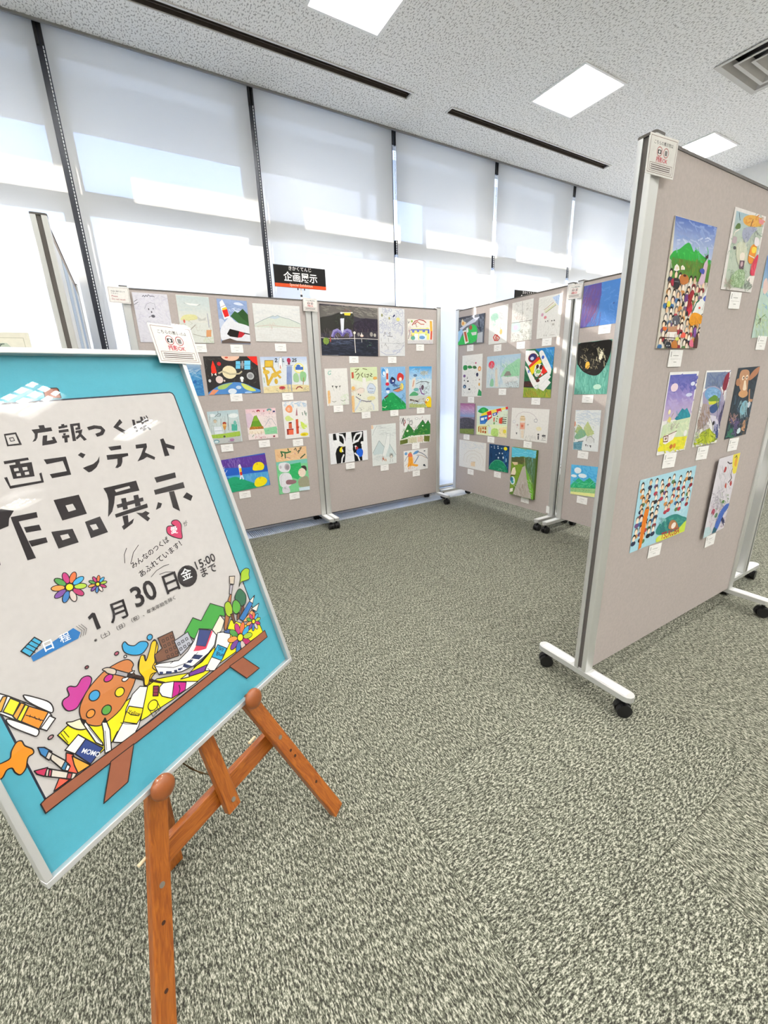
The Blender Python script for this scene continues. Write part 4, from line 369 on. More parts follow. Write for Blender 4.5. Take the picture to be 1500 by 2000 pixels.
["CD","pencil_drawing","large pale pencil sheet of a rocket under an arch","large pale rocket-arch sheet",-2.4069,0.8071,0.1,383,262,"e4e1dc",0,0.6,[-2.4059,0.6454,86,54,0.0],[["l","cfc6c6",5.3,[-145,50,-118,85,-68,101,-4,100,46,81,76,50]],["p","dfc8a4",[-97,52,-89,69,-55,71,-42,52,-42,27,-94,24]],["l","a08a5a",3.2,[-94,41,-43,44]],["l","a08a5a",3.2,[-90,64,-51,64]],["p","e3ab94",[-94,13,-43,16,-42,-40,-89,-43]],["p","d4735a",[-83,-3,-56,-2,-58,-24,-79,-26]],["p","e2d2bc",[-81,-49,-49,-46,-50,-114,-69,-110]],["l","b9a994",2.6,[-94,24,-93,-44,-72,-116]],["l","b9a994",2.5,[-42,27,-40,-40,-50,-117]],["e","c9c7cc",-159,17,16.6,13.7,0],["e","e6e4e2",-159,17,11.3,9.7,0],["l","8a8a90",3.1,[49,43,65,52,83,45,78,26,54,27,49,43]],["e","c0a0a0",-121,-9,8.9,8.0,0],["e","b9b9b4",-10,1,8.4,7.7,0],["p","5a5a60",[-134,-73,-117,-71,-122,-92]],["s","9a9a94",30,[-38,-85,74,-75,78,-119,-34,-130],19,2.5,90,30,0],["s","b4b0aa",24,[-141,-1,-104,1,-101,-39,-138,-41],12,2.0,0,180,0],["e","3a3a3c",102,-70,8.7,8.2,0],["p","4a4a4c",[96,-82,109,-80,111,-110,99,-112]],["p","5a5a5c",[137,-71,173,-68,174,-80,138,-83]],["s","3a3a3c",24,[135,-70,172,-67,175,-99,138,-102],8,3.0,0,180,0],["l","8a8a88",3.0,[135,-112,176,-110]],["e","e4dcb8",103,-24,26.7,16.2,0]]],
["CD","pencil_drawing","nearly blank pale sheet with faint dome circles","nearly blank dome sheet",-3.0739,0.471,0.3,377,268,"e5e3df",0,0.6,[-3.0867,0.3019,86,54,0.0],[["s","c3ccd6",50,[-164,115,143,144,146,80,-162,46],33,3.3,10,30,0],["s","b9c6d4",24,[-15,116,144,131,146,80,-13,63],32,3.2,15,20,0],["l","d3cbc4",4.3,[-118,-72,-110,-9,-51,35,36,48,122,26,161,-35,155,-88]],["l","d6cfc8",4.2,[-77,-81,-69,-25,-20,8,47,17,105,-9,126,-66]],["l","dad3cc",4.2,[-37,-82,-28,-40,10,-18,58,-22,88,-51]],["p","e6cfae",[-15,-75,45,-62,47,-107,-11,-109]],["l","c9a67a",3.3,[-10,-66,50,-62]]]],
["CD","painting","deep blue night painting with a green planet and yellow moon","blue night green planet painting",-2.7212,0.4897,0.7,239,236,"123a64",0,4,[-2.7273,0.3347,86,54,0.0],[["s","0c2a4c",40,[-119,112,112,134,119,14,-113,-14],36,7.2,60,60,0],["s","2f6fae",30,[42,103,117,110,127,-46,51,-56],42,7.0,80,30,0],["e","e9dc2a",79,93,21.6,16.2,0],["b","12805a",[-113,-114,-93,-63,-43,-25,7,-15,58,-30,96,-68,116,-115,-4,-121]],["l","6ac09a",3.1,[-113,-111,-93,-63,-43,-25,7,-16,58,-32,96,-68]],["s","2aa878",24,[-94,-38,89,-14,95,-106,-90,-133],29,5.9,30,40,0],["s","9fd4c0",10,[11,-93,101,-80,103,-111,13,-124],14,4.3,0,180,0],["e","c9d4e0",-92,92,6.0,3.7,0],["e","d9e2ea",-56,102,5.9,3.7,0],["e","d9e2ea",-53,86,6.8,4.3,0],["e","e6ecf0",-11,105,8.3,4.9,0],["e","e6ecf0",-9,88,7.5,4.9,0],["e","8acac0",34,91,9.0,5.5,0],["e","d0dce6",10,45,6.6,7.4,0],["e","e0e8ee",45,47,6.5,6.7,0],["e","b9c6d6",-30,26,4.2,4.4,0],["e","cfdae4",-1,3,8.4,8.7,0],["e","dfe8ee",57,11,7.3,11.0,0],["e","9ac4e0",93,-8,6.4,18.3,0]]],
["CD","painting","thick canvas painting of a country road running to the horizon","thick country road canvas",-2.4209,0.4028,0.1,260,416,"5f7f34",0,24,[-2.3938,0.1701,86,54,0.0],[["p","5bbcd6",[-134,210,128,206,126,144,42,138,-1,144,-127,122]],["s","8fd6e8",36,[-126,205,118,232,125,149,-119,117],39,6.5,8,20,0],["p","4f5a30",[-127,119,-1,141,15,117,-10,67,-125,86]],["s","6a5a3a",24,[-123,116,7,134,12,76,-119,57],27,5.3,20,40,0],["p","4f6a44",[21,135,56,149,130,139,140,-78,86,-29,36,50]],["s","7fa8a4",50,[40,167,126,177,142,9,55,-5],44,2.5,88,8,0],["s","3f7a50",40,[53,94,126,104,146,-106,72,-120],32,3.8,85,20,0],["p","7a9a2f",[-124,74,-3,74,-7,38,-70,-118,-124,-178]],["s","5f7a1f",30,[-123,68,-11,84,2,-74,-111,-94],34,5.4,20,40,0],["p","6fae3a",[27,61,48,29,131,-132,130,-210,108,-197,59,-52]],["s","a4d45a",14,[47,5,113,16,131,-180,64,-194],39,4.5,75,15,0],["p","b3aaa0",[-1,54,27,69,55,-52,112,-205,-90,-205,-43,-70]],["s","8f7a6a",30,[-35,16,30,26,49,-185,-18,-199],40,4.0,80,15,0],["s","d2cdd0",40,[-90,-60,86,-29,100,-192,-77,-231],40,4.0,60,50,0],["l","b9a48a",3.9,[14,135,20,66]],["p","d9c09a",[-120,81,-56,87,-54,66,-91,55]],["p","efe0c4",[-109,28,-83,41,-68,-2,-77,-27,-127,-36,-121,-10]],["p","3a2a1a",[-123,-32,-73,-27,-77,-34,-124,-41]],["e","d9e6ea",-102,-81,28.1,36.5,0],["e","2f6a92",-112,-73,17.2,21.9,0],["e","3f9aa0",-103,-93,15.6,13.4,0],["p","efeadc",[-125,-159,-91,-146,-93,-178,-126,-191]]]],
["CD","painting","blue glossy painting with a dark purple scribbled swirl","blue purple swirl painting",-1.8872,1.6298,0.0,265,262,"3f78c0",0,0.6,[-1.8359,1.4704,86,54,0.0],[["s","5a8fd0",40,[-32,152,127,121,162,-135,2,-116],38,6.2,30,60,0],["p","54408c",[-132,128,-6,130,1,55,-25,-33,-83,-128,-132,-129]],["s","6a3a5a",70,[-152,146,-7,119,25,-133,-121,-116],73,3.3,105,18,0],["s","3f3f8a",50,[-152,146,-7,119,25,-133,-121,-116],73,4.1,105,18,0],["s","7a70b8",40,[-152,146,-20,122,13,-132,-121,-116],57,2.5,105,18,0],["s","8a3f4a",30,[-114,125,-18,108,7,-88,-90,-75],65,3.2,105,15,0],["e","2a4f8a",95,-7,6.5,5.0,0]]],
["CD","painting","painting of a huge black ball with gold specks over teal","black ball over teal painting",-1.8944,1.2286,1.0,249,348,"5a9a8a",0,0.6,[-1.904,1.0222,86,54,0.0],[["s","7ab4a4",50,[-133,25,112,10,133,-173,-113,-171],51,6.7,85,25,0],["s","3f7f72",40,[-133,25,112,10,133,-173,-113,-171],51,6.7,85,25,0],["b","16120f",[-121,48,-125,166,1,171,120,169,123,98,96,11,51,-44,-1,-47,-68,-19,-109,23]],["s","b9ae8a",40,[-113,149,57,133,72,-3,-98,7],25,3.3,60,60,0],["s","e2d8b0",14,[18,137,78,131,88,41,28,45],40,5.7,75,20,0],["e","f0ead0",56,77,12.0,35.0,10],["e","dba53a",-38,21,17.2,25.2,0],["s","4a4438",40,[-114,165,105,143,126,-36,-95,-25],25,4.1,0,180,0],["e","a9cab8",51,-125,29.6,17.3,0]]],
["CD","painting","pale watercolour of soft green twin peaks on the second board from window","pale soft green peaks watercolour",-1.8849,0.8015,2.1,199,289,"e2e5e4",0,0.6,[-1.893,0.6245,86,54,0.0],[["s","b4c2d2",50,[-96,142,95,143,104,55,-89,49],52,6.1,10,25,0],["p","b9c48a",[-24,18,4,67,62,-20,13,-40,-17,-16]],["p","a9b478",[-94,-11,-69,41,-34,17,-73,-27]],["b","7faa8a",[-91,-45,-47,12,-7,-15,-10,-41,-70,-66]],["s","9ab87a",30,[-98,40,51,45,59,-37,-91,-45],27,4.4,60,40,0],["p","6a98a8",[-101,-89,-25,-80,-30,-138,-97,-143]],["s","3f6a82",16,[-99,-89,-39,-85,-35,-137,-95,-142],20,4.6,20,40,0],["e","dd8a6a",-96,45,4.8,20.5,0],["l","4a6a4a",3.7,[-96,15,-92,-80]],["l","3a4a3a",4.6,[-61,-82,-19,-75]],["e","d9dad8",32,-64,31.1,26.9,0],["l","8a8a88",3.6,[2,-74,9,-48,36,-38,62,-58,65,-83]],["p","55555a",[-4,-98,9,-97,5,-116]],["p","4a4a4e",[14,-103,22,-102,20,-115]],["p","55555a",[30,-102,46,-103,43,-122]]]],
["CD","painting","bright square painting of green mountains under blue sky and white cloud","bright green mountains square painting",-1.8646,0.4342,3.4,217,227,"5fb8e4",0,0.6,[-1.86,0.2855,86,54,0.0],[["s","2a8fd4",40,[-108,108,109,127,116,30,-103,4],36,8.2,30,50,0],["e","e9f1f6",-52,73,29.4,23.1,0],["e","e2ecf4",-11,37,34.6,15.9,0],["e","eef4f8",-82,29,24.0,10.8,0],["p","2fae78",[-108,-47,-43,18,2,-6,47,29,115,-18,110,-49,-106,-88]],["s","128a5a",30,[-97,0,103,24,107,-49,-93,-77],37,6.5,30,40,0],["s","6ad49a",16,[-97,0,103,24,107,-49,-93,-77],37,5.5,150,30,0],["p","9cc98a",[-107,-65,107,-45,108,-84,-105,-102]],["s","6a8a4a",50,[-104,-60,106,-32,109,-75,-102,-106],9,3.7,0,180,60],["p","e6e69a",[-105,-95,107,-82,103,-111,-106,-116]]]],
["RP","painting","tall painting of a crowd below twin green peaks and blue sky","tall crowd painting",1.6206,1.4462,0.5,256,366,"d9d2c4",0,3,[1.6256,1.2315,85,54,-0.1],[["g","4a66ae","b9c6e2",[-128,182,129,184,137,85,-116,87]],["s","7f98cc",40,[-123,174,118,205,140,152,-107,125],32,5.0,15,20,0],["s","d2dbec",30,[-109,129,117,154,132,118,-98,96],26,4.4,5,25,0],["b","1f9a35",[-114,90,-80,101,-31,123,6,102,19,109,75,94,140,84,141,66,88,62,-112,66]],["s","3fb84a",30,[-101,104,96,124,114,78,-87,61],22,4.4,40,40,0],["p","4f7f2a",[-115,76,138,76,148,22,-116,18]],["s","8a7a2a",60,[-114,72,125,94,138,61,-104,42],15,3.0,70,40,0],["s","2f8a35",40,[-134,83,-81,88,-61,27,-115,23],17,3.5,70,30,0],["s","4a6a22",60,[-88,66,123,84,148,22,-69,8],14,3.0,70,40,0],["s","6a3f1f",24,[-72,76,67,88,77,61,-63,50],11,2.6,70,40,0],["f",9,9,7,[-121,41,148,22,135,-182,-124,-180]],["p","efe8e0",[-97,42,-94,54,-84,60,-70,54,-64,45,-80,40]],["p","efe8e0",[-56,46,-58,55,-50,60,-35,54,-33,48]],["e","e9d4b4",-80,49,5.7,3.7,0],["e","e9d4b4",-47,52,4.9,3.3,0],["b","b06a2f",[-55,16,-54,30,-29,36,-4,29,-1,13,-34,6]],["e","4a1f14",-28,32,9.9,3.3,0],["b","1c1a1e",[-98,6,-91,19,-69,22,-52,16,-49,0,-64,-9,-86,-3]],["b","9a1f36",[-104,13,-91,19,-86,1,-96,-1]],["l","6a6a70",1.8,[-83,12,-58,12]],["p","cfb2c4",[82,76,97,91,105,73,103,22,85,11,61,17,76,49]],["p","3a1f20",[80,94,98,103,101,92,88,89]],["b","3a4a9a",[59,52,69,60,89,57,89,45,72,46]],["b","8a1420",[18,-42,17,-22,32,-5,48,-13,38,-38,50,-55,30,-75,16,-66]],["p","c22a3a",[22,-66,43,-43,53,-65,34,-85]],["b","1a1014",[13,-76,22,-68,32,-78,22,-83]],["p","e9e9e6",[57,-74,61,-42,105,-27,129,11,139,9,139,-71,99,-86]],["l","2a2a2a",2.1,[118,-62,131,-36,136,9]],["l","1f6a4a",5.6,[59,-67,72,-41,88,-33]],["e","c9483a",98,-56,6.6,3.7,0],["b","4a5ab0",[111,-27,129,-16,139,-26,131,-36]],["b","e2981f",[43,-98,57,-74,95,-73,133,-85,128,-103,96,-106,65,-112]],["s","a86a14",30,[42,-78,129,-74,140,-105,52,-107],12,2.5,60,60,0],["b","55555e",[-62,-101,-57,-88,-35,-83,-17,-92,-19,-109,-46,-112]],["p","dcdce0",[-49,-100,-42,-100,-39,-110,-45,-110]],["p","b98a6a",[-82,-133,-79,-118,-27,-116,-24,-132]],["p","efeae4",[-84,-134,-24,-133,-16,-157,-77,-157]],["s","8a4a3a",7,[-81,-135,-23,-134,-17,-154,-75,-155],34,2.7,88,3,0],["l","3a2a2a",2.6,[-108,-150,-23,-152]],["b","20242c",[-80,-180,-80,-165,-55,-165,-47,-181]],["e","e8e8e8",-72,-175,3.0,1.8,0],["e","e8e8e8",-59,-175,3.0,1.8,0],["b","b8742f",[-42,-181,-44,-164,-20,-159,-6,-181]],["e","d8df6a",-16,-154,11.4,5.8,0],["b","d2692f",[-110,-128,-111,-119,-88,-121,-92,-130]],["b","e05a4a",[5,-149,13,-134,33,-138,31,-149]],["p","d89a62",[130,-153,134,-103,143,-105,140,-158]],["b","7a4a9a",[87,-143,82,-122,94,-117,105,-140,97,-148]],["b","4a2a28",[96,-177,108,-132,124,-153,126,-183,113,-183]],["b","e0708a",[70,-174,70,-159,86,-156,99,-179]],["b","e6d74a",[-109,-59,-106,-45,-90,-49,-92,-61]],["b","6a3a7a",[-7,-43,-9,-24,6,-20,12,-37]],["l","c9c9d4",5.9,[-38,-18,-27,-46]]]],
["RP","painting","upright white-bordered collage painting crowded with pale figures and foliage","white-bordered collage painting",1.9712,1.5833,1.1,241,245,"e3dedb",0,0.6,[1.9763,1.4293,86,55,1.9],[["p","b9c4b4",[-107,112,110,109,111,-113,-100,-114]],["s","8fa894",70,[-187,96,89,130,210,-98,-97,-114],27,3.6,0,180,40],["g","9fb8c4","b9c4b4",[-107,112,-14,112,-13,44,-104,40]],["b","dca84f",[-50,96,-19,110,43,115,100,109,89,90,27,81,-31,82]],["s","c9742f",30,[-48,104,94,121,109,92,-35,76],18,3.5,30,60,0],["p","d88a8a",[65,110,112,109,108,95,73,96]],["l","5a4030",4.0,[23,102,17,89,14,74]],["l","3a4048",3.3,[-87,109,-72,89]],["b","55703a",[-96,63,-85,78,-64,79,-61,66]],["b","a0a4ba",[-36,67,15,79,68,80,38,59,6,31,-31,42]],["s","6a7080",40,[-51,72,78,86,104,35,-28,23],18,2.2,40,60,0],["l","e9dfd2",3.3,[-98,41,-92,53,-66,63]],["b","b3a2a8",[-101,21,-97,38,-73,38,-71,21]],["e","4a4a4e",-76,7,10.7,5.2,0],["b","c9cbb4",[-55,-14,-59,22,2,26,35,-28,-17,-42]],["s","dfe0cc",30,[-71,34,8,41,34,-12,-47,-19],26,3.5,70,30,0],["e","eadfd0",-7,-14,19.9,13.0,0],["p","5f4a54",[-21,-27,17,-25,20,-52,-15,-52]],["e","c9a9b0",-1,-37,8.8,8.3,0],["b","dc8a2f",[43,-24,39,-2,49,25,86,31,94,3,76,-30]],["b","f0d24a",[59,5,58,21,91,21,86,5]],["l","efe6d4",3.7,[44,-6,87,-11]],["b","e9e2e4",[65,32,65,52,97,50,106,33,89,26]],["b","c9344f",[77,-59,85,-21,115,2,117,-43,109,-68]],["s","e06a7a",20,[65,-20,117,-16,141,-63,88,-66],19,2.9,75,20,0],["b","9ab48a",[-66,-102,-58,-76,-17,-55,30,-59,44,-101,2,-111]],["s","cfe0c4",50,[-75,-66,30,-59,53,-106,-55,-112],18,3.2,75,30,60],["s","5f7a5a",40,[-83,-62,34,-54,61,-108,-60,-115],18,2.3,75,40,60],["p","efe9e2",[59,-84,76,-70,119,-67,116,-103,91,-93]],["l","2a2422",3.8,[78,-88,77,-79]],["s","8a6a5a",30,[-116,-84,-62,-81,-50,-109,-104,-112],18,2.6,50,40,0],["s","3f4a48",20,[45,-90,98,-87,110,-111,56,-114],14,2.9,0,180,0]]],
["RP","painting","soft blue and green painting cut off by the right edge of the picture","soft blue green edge painting",2.3129,1.4566,2.6,280,288,"b9cfc4",0,0.6,[2.2801,1.2891,87,53,-0.2],[["g","5a78b8","9abccc",[-141,150,122,137,127,30,-139,33]],["s","7fa8c8",60,[-176,120,75,132,181,-47,-92,-47],44,6.6,30,40,0],["s","c2d29a",70,[-179,-19,79,-16,146,-136,-126,-130],39,6.7,40,40,0],["b","e0c4bc",[-121,25,-129,56,-106,68,-78,29,-101,14]],["l","6a8a5a",3.2,[-119,-98,-82,-68,-56,-59]],["e","6a6a5a",-97,-83,10.5,12.0,20],["s","8aa870",30,[-154,-56,-19,-56,18,-127,-121,-125],28,3.9,50,40,0]]],
["RP","painting","white-bordered purple sky painting with a small house and yellow field","purple sky small house painting",1.7054,1.0449,-0.0,200,285,"eceae8",0,0.6,[1.7025,0.8735,89,56,-2.7],[["g","4f5aa8","9a88c4",[-94,133,87,134,94,55,-95,58]],["g","9a88c4","c9b8cc",[-95,58,94,55,95,-20,-94,-22]],["s","3a4a9a",40,[-95,131,86,127,105,77,-80,84],28,6.7,20,40,0],["s","b0a2d4",40,[-100,85,82,78,113,-6,-75,6],34,6.8,10,30,0],["e","e9d2da",-54,91,24.1,14.2,0],["e","d9dcee",70,100,15.3,7.1,0],["e","cfd4ea",57,62,23.0,6.4,0],["p","1f7f92",[-17,-20,25,16,45,9,59,16,94,-13,91,-28,23,-31]],["s","2f9aa8",20,[-14,13,81,7,94,-28,-3,-21],18,4.7,60,30,0],["p","c9d8b4",[-90,-37,-9,-25,95,-20,100,-99,-96,-84]],["s","e0e6c4",40,[-83,-16,90,-28,116,-100,-61,-84],24,5.9,30,50,0],["p","e6dc3a",[-94,-81,97,-91,87,-138,-95,-129]],["s","c9cf3a",40,[-105,-76,94,-94,114,-148,-90,-126],24,5.9,10,40,0],["e","eadf2a",-82,-120,17.5,9.8,0],["e","e9dfae",-62,8,8.6,8.5,0],["p","e0d27a",[-66,-24,-57,-8,-41,-15,-46,-31]],["l","9a8a5a",2.3,[-42,-11,-32,3]],["p","efe9e4",[-78,-75,-44,-72,-3,-63,13,-68,-4,-93,-54,-107,-70,-102]],["l","7a4a3f",3.9,[-74,-77,-44,-76,-41,-97,-70,-96,-74,-77]],["l","7a5a4a",2.9,[-43,-73,12,-64]],["e","8a6a5a",-57,-86,7.4,4.9,0],["e","b0602f",-11,-119,10.7,8.4,0],["e","d98a2a",12,-118,10.1,8.5,0],["s","a08a8a",20,[-42,-33,25,-38,31,-54,-37,-48],14,2.9,0,180,0],["e","f0f0ea",77,-77,12.8,11.1,0]]],
["RP","painting","white-bordered surreal painting of an eye-shaped cave and tower","eye-shaped cave painting",1.9594,1.0465,-0.3,200,283,"eceae8",0,0.6,[1.9523,0.8733,90,54,-2.1],[["p","77849f",[-93,135,90,135,91,107,16,69,-87,77]],["s","5a6a94",40,[-89,133,85,130,107,82,-71,87],32,6.4,20,50,0],["b","8a2038",[58,72,57,115,88,133,95,99,87,67]],["s","5a1424",12,[34,127,87,126,113,70,58,72],40,4.7,80,15,0],["s","4a5468",24,[-45,113,15,112,30,77,-30,79],38,3.2,88,6,0],["p","a29ab4",[-97,62,-65,83,-8,85,51,68,97,26,81,-38,-4,-25,-73,3]],["b","6f9cc8",[-82,61,-63,78,-14,80,40,65,53,44,37,21,-15,24,-64,41]],["s","9ac0e0",20,[-70,76,23,73,37,41,-58,45],32,5.1,10,20,0],["b","5f8a2f",[-45,35,-17,47,7,50,50,33,36,23,-17,27]],["p","c9cf3a",[-42,28,43,27,40,15,-29,16]],["b","2f4a78",[-24,4,37,21,63,12,35,-15,2,-17]],["p","1f2140",[72,-38,102,34,112,-7,96,-73,81,-80]],["s","6a6088",40,[7,70,101,67,151,-43,53,-36],41,5.5,75,20,0],["p","a29088",[-96,-43,-81,23,-29,16,0,-33,-28,-67,-82,-79]],["s","7a5a48",50,[-118,13,-26,8,12,-83,-83,-75],19,4.5,50,50,0],["s","b0acc0",30,[-116,28,-32,24,5,-66,-81,-59],26,4.5,70,30,0],["b","d2ccda",[0,-33,24,-28,70,-54,86,-80,57,-86,28,-59]],["p","2f3a68",[50,-69,83,-63,100,-124,68,-113]],["s","4f5a90",24,[25,-51,79,-55,106,-116,50,-111],35,5.6,70,25,0],["e","1a1420",36,-58,9.1,8.3,0],["p","a8b52a",[-94,-111,-46,-86,9,-76,78,-113,78,-135,-94,-132]],["s","d9dc4a",40,[-107,-77,59,-91,82,-144,-88,-127],20,6.1,40,50,0],["s","5f7a1f",30,[-111,-77,59,-91,83,-146,-91,-129],20,5.4,40,50,0],["s","3f4a3a",30,[-98,-58,-4,-65,14,-108,-82,-99],16,4.0,0,180,0]]],
["RP","painting","dark ragged-edged painting of a pale long-faced animal","dark animal painting",2.2234,1.0543,1.4,197,284,"2f3a44",0,0.6,[2.2204,0.8802,91,54,-1.0],[["s","1a222c",70,[-175,146,95,136,252,-168,-54,-133],38,9.1,60,60,0],["s","4a6478",40,[-105,46,96,34,169,-112,-44,-90],39,7.7,60,50,0],["b","b98a68",[-76,126,-33,134,7,123,15,85,21,43,-15,36,-67,77]],["b","b07a5a",[12,102,48,129,98,140,87,111,28,89]],["b","a87858",[-106,91,-79,102,-55,80,-79,72]],["e","e9d9c4",-41,102,10.7,9.2,0],["e","e9d9c4",-8,103,10.9,9.4,0],["e","1a1412",-38,102,4.9,4.2,0],["e","1a1412",-7,102,5.0,4.2,0],["p","ead8c0",[-26,91,-12,91,10,56,-7,40,-25,58]],["b","c9986a",[-53,35,-41,51,19,47,32,29,-8,21]],["l","b98a68",10.7,[42,50,59,6,90,3]],["b","c9ccd2",[47,-11,66,1,81,-9,69,-26]],["e","7fb0c0",22,-22,35.2,30.0,0],["s","a9d0d8",24,[-33,12,48,6,79,-58,-4,-50],23,6.1,70,40,0],["s","b98f84",24,[-103,-41,-35,-47,-20,-79,-90,-72],18,6.0,0,180,0],["b","b98a68",[39,-112,48,-77,68,-88,76,-125]],["e","cfe2e6",17,-118,19.0,12.5,0],["s","3f8a6a",30,[-105,-92,-30,-100,-11,-142,-87,-133],23,6.8,0,180,0],["s","6a5a88",30,[-72,-70,8,-77,34,-134,-48,-124],23,6.9,0,180,0],["s","7a6a5a",20,[10,-60,95,-68,132,-145,45,-135],24,6.4,0,180,0]]],
["RP","drawing","wide drawing with rows of cartoon-like portrait heads and colourful lettering","rows of heads drawing",1.7249,0.6841,0.4,400,281,"a9d4e2",0,0.6,[1.7087,0.5094,92,52,-2.8],[["s","c9e4ec",50,[-208,180,188,125,265,-86,-161,0],38,8.9,5,40,0],["f",9,5,3,[-194,129,190,120,194,-21,-189,1]],["f",5,3,11,[-193,6,-48,2,-34,-95,-194,-118]],["b","2f7f7a",[-36,-90,-8,-57,50,-43,107,-46,154,-64,203,-83,199,-110,123,-121,1,-112]],["s","4fa08a",30,[-32,-26,172,-67,196,-137,-13,-91],35,6.9,40,40,0],["s","1f5f6a",20,[-29,-35,53,-52,71,-109,-13,-91],27,6.7,60,40,0],["b","a8744a",[63,-99,66,-68,98,-70,131,-95,133,-114]],["e","efe4d8",98,-93,17.9,13.3,0],["b","c6dc4a",[123,-121,182,-97,203,-97,212,-145,82,-145,-14,-140,-6,-115]],["p","d9dc5a",[-15,-137,2,-117,60,-125,210,-140,212,-145]],["p","dc7a1f",[-144,-148,-147,-28,-139,20,-110,19,-117,-34,-126,-135]],["t","TSUKUBA","b02a2a",12,-136,155,-138,10,1.25]]],
["RP","painting","curled white sheet with a yellow corner and a blue whale shape","curled blue whale sheet",2.1993,0.6571,-0.2,229,355,"d9d4da",0.012,0.6,[2.1958,0.4425,90,55,0.1],[["b","e0d04a",[70,96,36,180,112,182,123,128,116,88]],["b","dca03a",[70,130,72,158,96,150,97,117]],["l","3a3f28",4.9,[60,161,77,169,88,156]],["l","4a4048",5.5,[-15,152,14,141,40,140]],["s","b0b0b4",40,[-127,167,36,148,98,15,-73,41],40,4.8,60,40,0],["b","a83a3a",[-36,110,-31,133,-13,126,-16,110]],["b","a84040",[64,44,73,58,92,40,81,30]],["b","b8503f",[11,38,14,54,28,45,31,28]],["l","5a4a48",6.6,[58,112,53,89,74,67,45,52]],["s","8f8596",60,[-131,46,13,23,53,-67,-96,-40],24,4.9,30,60,0],["s","6f8a5a",24,[-117,34,72,4,141,-145,-60,-105],20,6.7,50,50,0],["e","4f7a3f",29,-35,17.8,8.2,0],["b","a8324a",[-80,-67,-68,-50,-45,-59,-51,-80]],["e","4f7a52",-18,-89,17.5,11.7,0],["s","b06a8a",30,[-120,-26,105,-66,157,-179,-78,-131],17,4.3,0,180,0],["b","3f62b0",[-8,-146,12,-90,60,-58,111,-57,110,-77,70,-105,41,-156,17,-171]],["p","2a2f52",[53,-125,68,-113,123,-152,95,-149,110,-170]],["p","2a5a6a",[-26,-175,-14,-145,29,-164,22,-183]],["b","b9d0d4",[-129,-170,-125,-132,-67,-134,-35,-165,-86,-182]],["s","9a94a4",60,[-151,26,91,-14,169,-182,-88,-129],20,3.4,0,180,0]]]]''')
